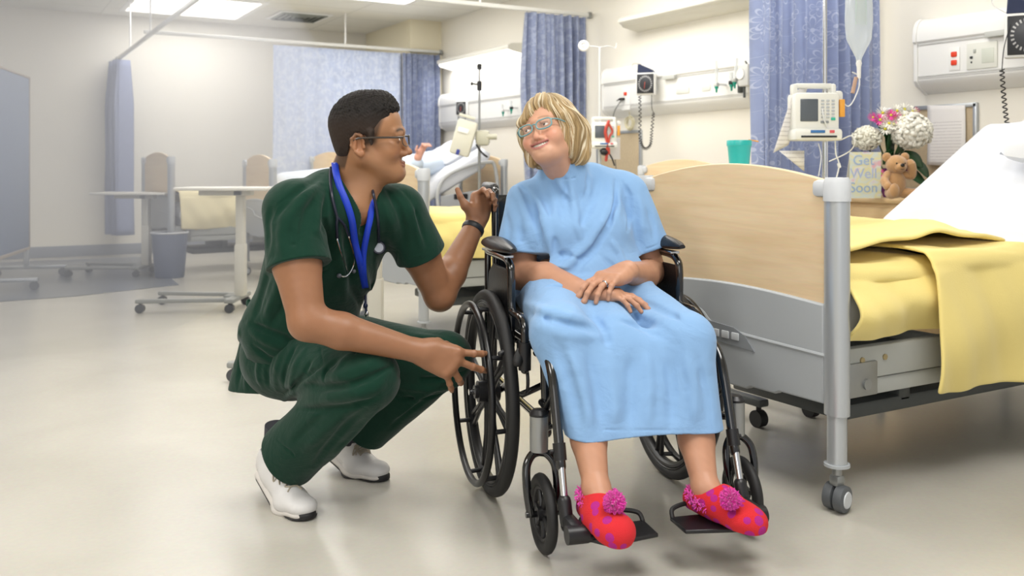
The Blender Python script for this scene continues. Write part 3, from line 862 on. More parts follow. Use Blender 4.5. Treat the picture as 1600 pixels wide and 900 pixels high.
# far bed
YBC = 8.09
bed(XB, YBC, 1.05, 'far hospital bed with maple footboard beyond the tall beige table', 2.2, headz=1.06)
mattress(XB+.06, YBC, 'white mattress of the far bed, head end raised', 2.0, .5, 1.15, .52, .22)
drape('blanket', 'cream blanket over the far hospital bed beside the man\'s shoulder', 'blanket', XB, YBC, .78, .03, 1.2, .43, lambda u: .45, lambda u: .4, mat('cream_blanket', '#eee4c0', rough=.9), seed=22, bulge=.03, amp=.012)
pillow((XB+1.85, YBC, 1.12), (0, math.radians(-30), 0), (.45, .62, .16), 'white pillow at the head of the far bed')
t = thing('side_rail', 'grey curved bed rail with black grip on the far bed', 'bed rail', (3.65, YBC-.47, .50))
MB().tube(spline([(0, 0, 0), (-.03, 0, .25), (.06, 0, .40), (.30, 0, .50), (.48, 0, .53), (.56, 0, .50), (.60, 0, .25), (.62, 0, .02)]), .017, 12).build('rail_tube', mat('rail_grey', '#b7b9ba', rough=.35), t)
MB().prism([(0, 0), (.62, 0), (.60, .30), (.0, .22)], -.01, .01, Matrix(((1, 0, 0, 0), (0, 0, 1, 0), (0, 1, 0, 0), (0, 0, 0, 1)))).build('rail_panel', mat('rail_panel_grey', '#a9acb0', rough=.4), t, bevel=.006)
MB().box((.20, -.014, .215), (.14, .012, .05), .012).build('grip', BLACKPL, t)
# left bed at the back
bed(1.47, 9.18, 1.08, 'grey ended hospital bed farthest left at the back wall', 1.75, rz=math.radians(6))
mattress(1.55, 9.19, 'white mattress of the farthest left bed', 1.6, .1, 1.3, .45, .2, rz=math.radians(6))
drape('blanket', 'cream yellow blanket over the farthest left bed', 'blanket', 1.47, 9.18, .76, .07, 1.6, .43, lambda u: .42, lambda u: .4, mat('cream_blanket2', '#eee2b8', rough=.9), seed=32, bulge=.03, amp=.012, rz=math.radians(6))

# ------------------------------------------------------------------ overbed tables
def overbed(loc, rz, zt, label, w=.80, m_top=None, col='#c9c6bb', colx=None):
    """top spans local x -w/2..w/2, column at colx, base runs along x"""
    t = thing('overbed_table', label, 'overbed table', loc, rz, 'wheeled overbed tables')
    c = mat('table_'+col, col, rough=.45)
    MB().box((0, 0, zt), (w, .40, .022), .009).build('tabletop', m_top or OFFWH, t)
    colx = w/2-.12 if colx is None else colx
    MB().box((colx-.10, 0, zt-.03), (.36, .10, .035), .008).build('top_bracket', c, t)
    MB().box((colx, 0, (.25+zt-.04)/2), (.055, .075, zt-.29), .008).build('column', c, t)
    MB().box((colx, 0, .27), (.068, .088, .36), .008).build('column_sleeve', c, t)
    b = MB().box((0, 0, .085), (.07, .45, .03), .008)
    b = MB()
    b.box((colx-.06, 0, .085), (.09, .12, .03), .008)
    for s in (-1, 1): b.box((colx-.32, s*.17, .08), (.66, .045, .028), .008, rot=(0, 0, -s*.12))
    b.box((colx-.02, 0, .08), (.07, .42, .03), .008)
    bb = b.build('base', mat('table_base_'+col, '#8f918e', rough=.4), t)
    for s in (-1, 1):
        for xx in (colx-.62, colx-.02):
            yy = s*(.20 if xx < colx-.1 else .19)
            MB().cyl((xx, yy-.018, .031), (xx, yy+.018, .031), .030, 20).cyl((xx, yy, .05), (xx, yy, .075), .01, 8).build('castor', mat('castor_dark', '#4a4c50', rough=.4), bb)
    MB().box((colx+.02, -.14, zt-.028), (.05, .03, .03), .006).build('release_handle', DKGREY, t)
    return t
a30 = math.radians(-30)
p = CV(*J(356, 0, 6.45).xy); overbed(p, a30, .835, 'tall beige overbed table left of the crouching man', .62, colx=.09)
p = CV(*J(212, 0, 8.5).xy); overbed(p, a30, .745, 'lower overbed table farthest left in front of the waste bin', .68, colx=.1)
p = CV(*J(600, 0, 4.45).xy); overbed(p, a30, .80, 'overbed table between the crouching man and the middle bed', .34, colx=-.04)
t4 = thing('overbed_table', 'dark based overbed table standing behind the nearest footboard under the teal cup', 'overbed table', (2.70, 2.86, 0), 0)
MB().box((0, 0, .925), (.42, .76, .022), .009).build('tabletop', OFFWH, t4)
MB().box((0, .30, .53), (.07, .06, .77), .008).build('column', OFFWH, t4)
b = MB()
for s in (-1, 1): b.box((s*.14, .05, .095), (.05, .74, .03), .008)
b.box((0, .30, .095), (.32, .1, .04), .008)
b = b.build('base', DKGREY, t4)
for s in (-1, 1):
    for yy in (-.29, .36):
        MB().cyl((s*.14-.018, yy, .033), (s*.14+.018, yy, .033), .032, 20).cyl((s*.14, yy, .05), (s*.14, yy, .085), .01, 8).build('castor', RUBBER, b)
# teal cup with straw
p = CV(*J(1155, 0, 3.80).xy)
t = thing('plastic_cup', 'teal fluted plastic cup above the middle of the nearest footboard', 'cup', (p.x, p.y, .936))
V = MB(); prof = [(0, .0), (.034, 0), (.036, .01), (.047, .13), (.048, .132), (.0505, .134), (.0505, .154), (.049, .156), (.045, .154), (.034, .012), (0, .012)]
V.lathe(prof, n=40)
V.v = [(x*(1+.014*math.cos(10*math.atan2(y, x))*(1 if .015 < z < .128 else 0)), y*(1+.014*math.cos(10*math.atan2(y, x))*(1 if .015 < z < .128 else 0)), z) for x, y, z in V.v]
V.build('cup_body', mat('teal_plastic', '#2cb3ae', rough=.3), t)
MB().tube([(-.01, 0, .015), (.035, -.02, .158), (.07, -.035, .152)], .003, 8).build('straw', mat('straw_orange', '#e8a552'), t)

# ------------------------------------------------------------------ bedside cabinet with gifts
t = thing('bedside_cabinet', 'maple bedside cabinet with a drawer, under the teddy bear', 'cabinet', (4.46, 3.46, 0))
MB().box((.0, 0, .40), (.50, .54, .78), .004).build('body', MAPLE2, t)
MB().box((-.005, 0, .803), (.54, .58, .028), .010).build('top', MAPLE2, t)
dr = MB().box((-.255, -.02, .68), (.016, .49, .17), .004).build('drawer', MAPLE2, t)
h = MB().tube(spline([(-.262, .09, .70), (-.285, .06, .69), (-.29, 0, .685), (-.285, -.06, .69), (-.262, -.09, .70)]), .008, 10, flat=.6).build('handle', STEEL, dr)
MB().box((-.255, -.02, .33), (.016, .49, .50), .004).build('door', MAPLE2, t)
ZT = .8175
# vase, flowers
fp = CV(*J(1392, 0, 5.12).xy)
t = thing('flower_vase', 'bouquet of white and pink flowers in a dark vase behind the teddy bear', 'flowers', (fp.x, fp.y, ZT))
MB().lathe([(0, 0), (.04, 0), (.05, .03), (.045, .10), (.035, .14), (.042, .16), (.036, .158), (.03, .12), (0, .1)], n=28).build('vase', mat('vase_violet', '#6b2a6b', rough=.2), t)
LEAF = mat('leaf_green', '#1d4a24', rough=.45); 
def leaf(mb, base, tip, w, bend):
    B = Vector(base); T_ = Vector(tip); d_ = (T_-B); sd = d_.cross(Vector((.1, -1, .2))).normalized()
    up_ = sd.cross(d_).normalized(); rows = []
    for i in range(9):
        t_ = i/8; c_ = B+d_*t_+up_*bend*math.sin(PI*t_); ww = w*math.sin(PI*min(1, t_*.95+.05))**.8
        rows.append([c_-sd*ww+up_*.004, c_, c_+sd*ww+up_*.004])
    mb.grid(rows)
st = MB(); lf = MB()
cam_r = Vector((.866, -.5, 0)); cam_f = Vector((.5, .866, 0))
def fl(a, b_, z): return cam_r*a+cam_f*b_+Vector((0, 0, z))
for (a, b_, z) in ((-.15, 0, .30), (.09, -.02, .33), (-.04, 0, .42), (.03, .02, .45), (.14, .02, .38), (-.09, 0, .36)):
    st.tube([fl(0, 0, .08), fl(a*.4, b_, z*.6), fl(a, b_, z)], .004, 6)
st.build('stems', mat('stem_green', '#39582c'), t)
for (b0, t0_, w) in ((fl(.0, -.04, .2), fl(.16, -.10, .05), .045), (fl(.05, -.05, .25), fl(.14, -.08, .16), .05), (fl(-.02, -.06, .26), fl(-.08, -.08, .18), .04), (fl(0, -.04, .22), fl(.02, -.1, .33), .04), (fl(-.02, -.05, .3), fl(-.12, -.08, .42), .035), (fl(0, 0, .2), fl(-.06, -.06, .36), .05), (fl(.02, -.03, .22), fl(.05, -.09, .15), .05), (fl(-.03, -.04, .22), fl(-.05, -.09, .36), .045), (fl(.1, -.02, .22), fl(.17, -.08, .10), .05), (fl(-.06, -.03, .24), fl(-.02, -.09, .26), .05)):
    leaf(lf, b0, t0_, w, .01)
lf.build('leaves', LEAF, t, solid=.001, angle=180)
rs = np.random.RandomState(4)
PETW = mat('petal_white', '#f0eee4', rough=.6); PETC = mat('petal_cream', '#eceadb', rough=.6); PETP = mat('petal_pink', '#e0449b', rough=.6); PETD = mat('petal_crimson', '#c02a62', rough=.6); EYE_Y = mat('daisy_centre', '#d9cf3c', rough=.7)
def hydrangea(c, R, m, name='hydrangea_bloom', n=170):
    mb = MB()
    for i in range(n):
        z = 1-2*(i+.5)/n; a = i*2.39996; r_ = math.sqrt(1-z*z)
        d_ = Vector((r_*math.cos(a), r_*math.sin(a), z*.85)); p_ = Vector(c)+d_*R*(1+.07*rs.randn())
        q_ = d_.to_track_quat('Z', 'Y').to_matrix()
        for k in range(4):
            an = k*PI/2+rs.rand()*6
            o_ = q_ @ Vector((math.cos(an), math.sin(an), .25+.2*rs.rand()))*R*.14
            mb.ell(p_+o_, (R*.13, R*.13, R*.05), 6, 4, rot=(q_ @ Euler((rs.randn()*.4, rs.randn()*.4, 0)).to_matrix()))
    mb.ell(c, (R*.9, R*.9, R*.78), 16, 10)
    return mb.build(name, m, t)
hydrangea(fl(.075, -.08, .36), .098, PETW, n=220)
hydrangea(fl(-.15, -.05, .325), .068, PETC, n=150)
def daisy(c, R, m, n=16, tilt=None):
    mb = MB(); nrm = Vector(tilt or (-.5, -.8, .4)).normalized(); q_ = nrm.to_track_quat('Z', 'Y').to_matrix()
    for k in range(n):
        a = 2*PI*k/n+rs.rand()*.1; dirv = q_ @ Vector((math.cos(a), math.sin(a), .15+.12*rs.randn()))
        Rm = dirv.to_track_quat('X', 'Z').to_matrix()
        mb.ell(Vector(c)+dirv*R*.6, (R*.42, R*.13, R*.05), 6, 5, rot=Rm)
    o = mb.build('daisy_bloom', m, t)
    MB().ell(Vector(c)+nrm*R*.1, (R*.2, R*.2, R*.14), 8, 6, rot=q_).build('centre', EYE_Y, o)
for (a, b_, z, R, m_) in ((-.10, -.1, .42, .04, PETP), (-.06, -.12, .40, .042, PETW), (-.07, -.06, .46, .04, PETW), (-.02, -.1, .43, .042, PETP), (-.035, -.12, .395, .04, PETW), (.0, -.08, .47, .04, PETW), (.05, -.06, .48, .04, PETW), (.10, -.04, .47, .038, PETW), (-.085, -.13, .37, .04, PETW), (.03, -.1, .44, .035, PETW), (-.13, -.08, .435, .032, PETP), (.01, -.12, .41, .036, PETW), (-.045, -.11, .445, .036, PETP), (.175, -.05, .38, .03, PETD), (.18, -.05, .34, .026, PETD), (.13, -.02, .475, .024, PETD), (-.09, -.09, .13, .03, PETP), (.07, -.09, .14, .026, PETP)):
    daisy(fl(a, b_, z), R, m_)
# teddy bear
FUR = mat('tan_plush', '#c79b6c', rough=.95, spec=.1, sheen=.6, bump=.6, bscale=260, var=.12, vscale=90)
tb = CV(*J(1399, 0, 4.78).xy)
t = thing('teddy_bear', 'tan plush teddy bear sitting on the cabinet with one paw at its ear', 'teddy bear', (tb.x, tb.y, ZT), math.radians(-30+4)); t.scale = (1.13,)*3
tb_body = MB().ell((0, 0, .072), (.046, .042, .066), 28, 18).build('body', FUR, t)
hd = MB().ell((0, -.012, .158), (.048, .044, .044), 28, 18).ell((0, -.048, .146), (.026, .022, .019), 20, 12).build('head', FUR, t)
for s in (-1, 1):
    MB().ell((s*.043, -.004, .192), (.021, .011, .021), 18, 12).build('ear', FUR, hd)
    MB().ell((s*.019, -.051, .163), (.0042, .003, .0042), 10, 8).build('eye', mat('bead_black', '#0e0c0c', rough=.1), hd)
MB().ell((0, -.069, .155), (.010, .007, .0085), 14, 10).build('nose', mat('bead_black', '#0e0c0c'), hd)
MB().tube(spline([(-.012, -.062, .139), (0, -.069, .136), (.012, -.062, .139)]), .0014, 6).build('mouth_stitch', mat('stitch_brown', '#3a2616'), hd)
MB().tube(spline([(-.038, -.005, .115), (-.062, -.022, .085), (-.060, -.05, .060)]), [.017]*6+[.019]*6+[.020], 16).build('arm', FUR, t)
MB().tube(spline([(.036, -.008, .115), (.062, -.024, .108), (.060, -.035, .145), (.052, -.036, .165)]), [.017]*6+[.02]*12+[.018], 16).build('arm', FUR, t)
MB().tube(spline([(-.03, -.01, .03), (-.048, -.06, .026), (-.052, -.085, .036)]), [.024]*13, 16).ell((-.053, -.098, .042), (.023, .014, .032), 16, 12).build('leg', FUR, t)
MB().tube(spline([(.03, -.01, .03), (.070, -.05, .026), (.090, -.062, .034)]), [.024]*13, 16).ell((.096, -.07, .042), (.022, .017, .031), 16, 12, rot=(0, .2, .5)).build('leg', FUR, t)
# get well card
cp = CV(*J(1352, 0, 4.92).xy)
t = thing('greeting_card', 'pastel get well soon card standing left of the teddy bear', 'card', (cp.x, cp.y, ZT), math.radians(-27))
def card_mat():
    m = mat('card_pastel', '#e9e6cf', rough=.6); N, L, b = nodes_of(m); tc = [n for n in N if n.type == 'TEX_COORD'][0]
    v = N.new('ShaderNodeTexNoise'); v.inputs['Scale'].default_value = 14; v.inputs['Detail'].default_value = 1; L.new(tc.outputs['Object'], v.inputs['Vector'])
    cr = N.new('ShaderNodeValToRGB'); e = cr.color_ramp
    e.elements[0].position = .35; e.elements[0].color = (*rgb('#e9ecd0'), 1); e.elements[1].position = .66; e.elements[1].color = (*rgb('#efc3ce'), 1)
    for p_, c_ in ((.45, '#dfeae6'), (.53, '#efeab8'), (.6, '#e6ecec')):
        x_ = e.elements.new(p_); x_.color = (*rgb(c_), 1)
    L.new(v.outputs['Fac'], cr.inputs['Fac']); L.new(cr.outputs['Color'], b.inputs['Base Color']); return m
MB().box((0, 0, .123), (.17, .0025, .245)).build('front_cover', card_mat(), t)
MB().box((.0, .035, .121), (.17, .0025, .24), rot=(.28, 0, 0)).build('back_cover', mat('card_back', '#e8e8e0'), t)
for body, z, c_ in (('Get', .200, '#a9c2e6'), ('Well', .130, '#b9c9ea'), ('Soon', .055, '#a4bfe0')):
    text_mesh('lettering', body, .075, mat('ink'+c_, c_), t, Matrix.Translation((-.01, -.002, z)) @ Euler((PI/2, 0, 0)).to_matrix().to_4x4())

# ------------------------------------------------------------------ IV stands and pumps
def iv_stand(loc, ztop, label, hooks=True, rz=a30, col=CHROME, knob=False, basez=0):
    t = thing('iv_stand', label, 'IV stand', loc, rz)
    MB().cyl((0, 0, .12), (0, 0, ztop*.62), .0125, 14).build('lower_pole', col, t)
    MB().cyl((0, 0, ztop*.6), (0, 0, ztop), .009, 12).build('upper_pole', col, t)
    for k in range(5):
        a = 2*PI*k/5+.3
        l = MB().tube([(0, 0, .12), (.27*math.cos(a), .27*math.sin(a), .075)], .012, 10).build('leg', STEEL, t)
        MB().cyl((.27*math.cos(a)-.01, .27*math.sin(a), .028), (.27*math.cos(a)+.01, .27*math.sin(a), .028), .026, 16).cyl((.27*math.cos(a), .27*math.sin(a), .04), (.27*math.cos(a), .27*math.sin(a), .075), .007, 8).build('castor', RUBBER, l)
    if hooks:
        for s in (-1, 1):
            MB().tube(spline([(0, 0, ztop), (s*.07, 0, ztop+.01), (s*.12, 0, ztop-.005), (s*.13, 0, ztop+.03)]), .004, 8).build('hook', col, t)
    if knob:
        MB().cyl((0, 0, ztop-.02), (0, 0, ztop+.03), .02, 14).build('top_knob', BLACKPL, t)
        MB().cyl((0, 0, ztop-.20), (0, 0, ztop-.12), .021, 14).tube([(0, 0, ztop-.15), (-.06, 0, ztop-.14)], .008, 8).ell((-.065, 0, ztop-.14), (.012, .012, .018)).build('clamp_knob', BLACKPL, t)
    return t
ivp = CV(*J(1289, 0, 4.05).xy)
iv_stand(ivp, 2.15, 'chrome IV stand carrying the large white infusion pump', True)
PUMPW = mat('pump_white', '#e6e6e0', rough=.4)
def pump(loc, rz, label, tilt=0):
    t = thing('infusion_pump', label, 'infusion pump', loc, rz)
    b = MB().box((0, 0, .115), (.19, .12, .17), .015).box((0, -.01, .022), (.205, .14, .05), .014)
    b.build('body', PUMPW, t)
    h = MB().box((0, .0, .232), (.16, .035, .022), .008)
    for s in (-1, 1): h.box((s*.082, 0, .215), (.022, .05, .05), .008)
    h.build('carry_handle', PUMPW, t)
    MB().box((-.035, -.062, .125), (.075, .006, .095), .003).build('screen', mat('pump_screen', '#5a6068', rough=.2), t)
    k = MB()
    for i in range(3):
        for j in range(6): k.box((.022+.022*i, -.062, .165-.014*j), (.013, .005, .008), .0015)
    k.build('keypad', mat('keys_grey', '#b9bec4', rough=.5), t)
    MB().box((.066, -.063, .088), (.018, .006, .012), .002).build('start_key', mat('key_green', '#38b8a0'), t)
    MB().box((.03, -.063, .075), (.034, .006, .010), .002).build('menu_key', mat('key_dgrey', '#888d92'), t)
    MB().box((-.005, -.082, .034), (.06, .004, .012), .001).build('status_strip', mat('strip_blue', '#3f74b0', rough=.3), t)
    MB().box((.055, -.082, .034), (.02, .004, .012), .001).build('stop_key', mat('key_red', '#d85a64'), t)
    MB().box((0, -.081, .013), (.15, .006, .008), .001).build('slot', mat('slot_black', '#25282a'), t)
    MB().box((.115, .02, .19), (.035, .04, .045), .012).build('pole_clamp', PUMPW, t)
    MB().box((.112, -.035, .135), (.022, .018, .075), .003).build('side_label', mat('label_orange', '#e7a440'), t)
    return t
pp = CV(*J(1270, 0, 3.98).xy)
pump((pp.x, pp.y, 1.098), math.radians(-30), 'large white infusion pump with dark screen above the nearest footboard')
rows = []
for i in range(11):
    v = i/10; rows.append([fl(-.055-.08*v+.075*u-.035, -.02+.03*u+.02*v, .205-.26*v+.035*u) for u in [k/5 for k in range(6)]])
mb = MB().grid(rows); mb.grid([[fl(-.14+.11*u, .02, -.045-.09*v*u) for u in (0, .5, 1)] for v in (0, .5, 1)])
o = mb.build('paper_chart', PAPER, solid=.001, angle=180); o.location = (pp.x, pp.y, 1.098); tag(o, 'white paper chart hanging off the left side of the infusion pump', 'paper')
# IV bag and line
bp = CV(*J(1342, 0, 4.05).xy)
t = thing('iv_bag', 'clear fluid IV bag hanging before the flowered curtain', 'IV bag', (bp.x, bp.y, 1.44), math.radians(-30))
V = []
mb = MB()
prof = [(.012, 0), (.014, .02), (.03, .05), (.055, .10), (.062, .18), (.058, .30), (.05, .40), (.02, .43), (0.001, .43)]
mb.lathe(prof, n=24); mb.v = [(x, y*.45, z) for x, y, z in mb.v]
mb.build('bag', mat('iv_clear', '#e4ebf0', rough=.08, alpha=.55, spec=.8), t)
MB().box((.0, -.024, .22), (.05, .003, .12), .001, rot=(0, 0, 0)).build('bag_label', mat('bag_print', '#cfe0dc', alpha=.7), t)
MB().lathe([(0, -.07), (.008, -.07), (.009, -.02), (.013, -.005), (.008, .01), (0, .01)], n=14).build('port', WHITEPL, t)
MB().cyl((-.012, 0, -.065), (-.028, 0, -.135), .0085, 12).build('drip_chamber', mat('drip_tan', '#c9a68e', rough=.3, alpha=.8), t)
MB().tube([(0, 0, .43), (-.04, 0, .66), (-.05, 0, .72)], .003, 6).build('hanger_cord', WHITEPL, t)
def jc(px, py, d): return CV(*J(px, py, d).xy, J(px, py, d).z)
o = MB().tube(spline([jc(1332, 113, 4.05), jc(1342, 120, 4.05), jc(1341, 140, 4.02), jc(1326, 166, 4.0), jc(1308, 150, 3.99), jc(1290, 148, 3.99), jc(1286, 180, 3.9), jc(1305, 218, 3.95), jc(1330, 212, 3.9), jc(1335, 225, 3.9), jc(1325, 238, 3.95), jc(1296, 252, 3.98)]), .0028, 8).build('iv_line', mat('iv_tube', '#e4e6e8', rough=.25)); tag(o, 'clear IV line looping from the bag to the large infusion pump', 'tubing')
o = MB().tube(spline([jc(1305, 215, 3.95), jc(1306, 240, 3.95), jc(1311, 258, 3.95), jc(1305, 285, 3.95)]), .003, 8).cyl(jc(1310, 255, 3.95), jc(1312, 262, 3.95), .007).tube(spline([jc(1279, 225, 3.95), jc(1283, 245, 3.95), jc(1279, 275, 3.95)]), .002, 6).build('iv_line', mat('iv_tube', '#e4e6e8')); tag(o, 'thin white line hanging straight below the large infusion pump', 'tubing')
# mid bay stand with hooks, pump and red tubing
mp = CV(*J(937, 0, 7.25).xy)
iv_stand(mp, 1.92, 'slim white IV stand between the bunched curtain and the middle gauge', True, col=mat('pole_white', '#d4d6d6', rough=.35))
pump((mp.x-.02, mp.y-.08, 1.13), math.radians(-30), 'small white infusion pump partly hidden by the woman\'s hair')
hk = CV(*J(912, 0, 7.2).xy)
o = MB().torus((hk.x, hk.y, 1.925), .03, .014, 'Y', 24, 10, M=Euler((0, 0, a30)).to_matrix()).ell((hk.x, hk.y, 1.925), (.014, .014, .014)).build('hook_ring', WHITEPL); tag(o, 'white ring hanging on the left hook of the slim IV stand', 'ring')
o = MB().tube(spline([jc(951, 190, 7.1), jc(946, 205, 7.1), jc(949, 225, 7.1), jc(947, 250, 7.1)]), .012, 8).tube(spline([jc(950, 192, 7.1), jc(957, 205, 7.1), jc(952, 215, 7.1), jc(952, 240, 7.1)]), .008, 8).build('red_tubing', mat('tube_red', '#bf4a3c', rough=.4)); tag(o, 'red tubing bundle beside the small infusion pump', 'tubing')
o = MB().tube(spline([jc(938, 236, 7.1), jc(945, 232, 7.1), jc(955, 245, 7.1), jc(960, 258, 7.1)]), .006, 8).ell(jc(944, 238, 7.1), (.03, .03, .025)).build('black_cable', RUBBER); tag(o, 'black cable knotted below the small infusion pump', 'cable')
o = MB().box(jc(959, 232, 7.3), (.10, .004, .17), rot=(0, 0, a30)).build('chart_paper', mat('paper_plain', '#e8e4e2')); tag(o, 'white chart sheet hanging by the red tubing', 'paper')
# far stand and pump
fp2 = CV(*J(749, 0, 7.95).xy)
iv_stand(fp2, 1.84, 'IV stand with black knobs at the far bed', False, col=STEEL, knob=True)
t = thing('infusion_pump', 'beige tilted infusion pump clamped to the far IV stand', 'infusion pump', CV(*J(730, 0, 7.8).xy, 1.07), a30)
M_ = Euler((0, .28, 0)).to_matrix()
MB().box((-.03, 0, .16), (.17, .12, .30), .02, rot=M_).build('body', mat('pump_beige', '#d3d1c2', rough=.45), t)
MB().box((0, 0, .34), (.14, .03, .025), .008, rot=M_).build('carry_handle', mat('pump_beige', '#d3d1c2'), t)
MB().box((-.03, -.065, .22), (.09, .006, .04), .004, rot=M_).build('window', mat('pump_window', '#f2f2f0', rough=.2), t)
MB().box((-.075, -.066, .04), (.028, .008, .045), .003, rot=M_).build('blue_key', mat('key_navy', '#343f8a'), t)
MB().box((.13, .02, .16), (.12, .09, .13), .03).build('clamp_block', mat('clamp_beige', '#bdbba9', rough=.45), t)
MB().cyl((.16, 0, .17), (.25, 0, .17), .025, 14).build('clamp_knob', mat('clamp_beige', '#bdbba9'), t)
MB().tube(spline([(.08, -.02, .1), (.12, -.03, .04), (.17, -.03, .0), (.14, -.03, .02)]), .008, 8).build('cable', RUBBER, t)
# ------------------------------------------------------------------ wheelchair (local: x across, -y forward)
CH = (0.21, 2.882); CHA = math.radians(15)
def Ch(a, b, z):
    """chair frame (across, forward, up) -> camera-ground frame"""
    return Vector((CH[0]+a*math.cos(CHA)+b*math.sin(CHA), CH[1]+a*math.sin(CHA)-b*math.cos(CHA), z))
chair = thing('wheelchair', 'black manual wheelchair with large spoked wheels in which the blonde woman sits', 'wheelchair', CV(*CH), math.radians(-30)+CHA)
FRAME = BLACKGL
for s in (-1, 1):
    w = MB()
    w.torus((s*.29, 0, .305), .287, .018, 'X', 72, 14).build('rear_wheel', RUBBER, chair)
    w = chair.children[-1]
    MB().torus((s*.29, 0, .305), .262, .012, 'X', 72, 10, flat=1.3).torus((s*.29, 0, .305), .272, .007, 'X', 72, 8, flat=2.2).build('rim', BLACKPL, w)
    sp_ = MB()
    for k in range(8):
        a = 2*PI*k/8+.2
        d_ = Vector((0, math.cos(a), math.sin(a))); e_ = Vector((0, -math.sin(a), math.cos(a)))
        c_ = Vector((s*.29, 0, .305))
        for q in (-1, 1):
            sp_.tube([c_+d_*.03+e_*q*.012, c_+d_*.14+e_*q*.008, c_+d_*.262+e_*q*.018], [.010, .0065, .008], 8, up=(1, 0, 0))
    sp_.build('spokes', BLACKPL, w)
    MB().cyl((s*.26, 0, .305), (s*.325, 0, .305), .032, 24).cyl((s*.325, 0, .305), (s*.335, 0, .305), .02, 20).build('hub', BLACKPL, w)
    MB().cyl((s*.33, 0, .305), (s*.352, 0, .305), .009, 14).build('axle_bolt', CHROME, w)
    hr = MB().torus((s*.343, 0, .305), .262, .0105, 'X', 72, 12).build('handrim', mat('handrim_black', '#0e0e10', rough=.34), w)
    so = MB()
    for k in range(8):
        a = 2*PI*k/8+.2
        so.tube([(s*.30, .258*math.cos(a), .305+.258*math.sin(a)), (s*.343, .262*math.cos(a), .305+.262*math.sin(a))], .007, 8)
    so.build('handrim_bracket', BLACKPL, hr)
    # casters
    cy_, ca = -.47, (.300 if s > 0 else -.262)
    c = MB().torus((ca, cy_, .101), .083, .0165, 'X', 48, 12, flat=.85).build('caster_wheel', RUBBER, chair)
    k_ = MB().torus((ca, cy_, .101), .066, .008, 'X', 40, 8).cyl((ca-.016, cy_, .101), (ca+.016, cy_, .101), .018, 20)
    for k in range(7):
        a = 2*PI*k/7+.1
        k_.tube([(ca, cy_+.015*math.cos(a), .101+.015*math.sin(a)), (ca, cy_+.068*math.cos(a), .101+.068*math.sin(a))], [.008, .006], 8)
    k_.build('caster_hub', BLACKPL, c)
    fk = MB()
    for q in (-1, 1):
        fk.tube(spline([(ca+q*.032, cy_, .101), (ca+q*.040, cy_+.005, .16), (ca+q*.038, cy_+.018, .215), (ca+q*.020, cy_+.03, .242), (ca, cy_+.035, .247)]), .0085, 10, flat=1.3)
    fk.cyl((ca-.045, cy_, .101), (ca+.045, cy_, .101), .008, 12)
    fk.build('caster_fork', BLACKGL, c)
    MB().cyl((ca, cy_+.035, .25), (ca, cy_+.035, .345), .024, 22).build('caster_housing', STEEL, chair)
    MB().lathe([(0, .012), (.016, .010), (.025, 0), (.025, -.006)], (ca, cy_+.035, .347)).build('housing_cap', BLACKPL, chair)
    # side frame
    x = s*.225
    f = MB()
    f.tube(spline([(x, .25, .49), (x, .0, .49), (x, -.30, .485), (x, -.36, .47)]), .0115, 12)
    f.tube([(x, .22, .30), (x, -.40, .30), (ca, cy_+.035, .30)], .0115, 12)
    f.tube([(x, -.36, .50), (x, -.385, .28)], .013, 12)
    f.tube([(x, .0, .30), (x, .0, .49)], .0115, 12)
    f.tube(spline([(x, .20, .22), (x, .20, .50), (s*.215, .21, .70), (s*.21, .23, .88), (s*.21, .245, .905), (s*.21, .29, .915)]), .0115, 12)
    f.tube([(x, .20, .305), (x, .05, .305), (s*.26, 0, .305)], .012, 12)
    f.build('side_frame', FRAME, chair)
    MB().tube([(s*.21, .262, .912), (s*.21, .30, .915), (s*.21, .375, .915)], [.017, .0165, .0165], 16).build('push_handle', mat('grip_rubber', '#232326', rough=.35), chair)
    # armrest
    ar = MB()
    rows = []
    for i in range(17):
        v = i/16; y_ = .17-.35*v
        tp = max(.05, math.sin(PI*(.015+.97*v)))**.38
        row = []
        for k in range(20):
            a = 2*PI*k/20
            cx = math.cos(a); sz = math.sin(a)
            row.append((s*.262+cx*.031*tp, y_, .742+(.024*sz if sz > 0 else .014*sz)*tp*(1+.25*math.sin(PI*v) if sz > 0 else 1)))
        rows.append(row)
    n_ = 20; V_ = [p for r_ in rows for p in r_]; F_ = []
    for i in range(16):
        for k in range(n_): F_.append((i*n_+k, i*n_+(k+1) % n_, (i+1)*n_+(k+1) % n_, (i+1)*n_+k))
    F_.append(tuple(range(n_))); F_.append(tuple(16*n_+k for k in range(n_)))
    pad = ar.add(V_, F_).build('armrest_pad', BLKVIN, chair)
    ax = s*.262
    MB().box((ax, .01, .722), (.03, .28, .008), .002).build('armrest_plate', CHROME, pad)
    at = MB()
    at.tube(spline([(ax, .12, .715), (ax, -.08, .715), (ax, -.145, .70), (ax, -.16, .665), (ax, -.16, .60), (ax, -.165, .575)]), .0115, 12)
    at.tube(spline([(ax, -.165, .57), (ax, -.19, .567), (ax, -.26, .565), (ax, -.295, .545), (ax, -.30, .51), (ax, -.30, .43)]), .0115, 12)
    at.tube([(ax, .13, .715), (ax, .13, .46)], .0105, 12)
    at.tube([(ax, -.16, .58), (ax, -.16, .47)], .0105, 12)
    at.build('armrest_tube', FRAME, chair)
    MB().cyl((ax, -.30, .43), (ax, -.30, .505), .0175, 14).build('armrest_socket', BLACKPL, chair)
    M = Matrix(((0, 0, 1, 0), (1, 0, 0, 0), (0, 1, 0, 0), (0, 0, 0, 1)))
    MB().prism([(.12, .46), (-.15, .46), (-.15, .685), (.05, .685), (.10, .655), (.12, .60)], ax-.004-.0, ax+.004, M).build('side_guard', BLKVIN, chair, bevel=.002)
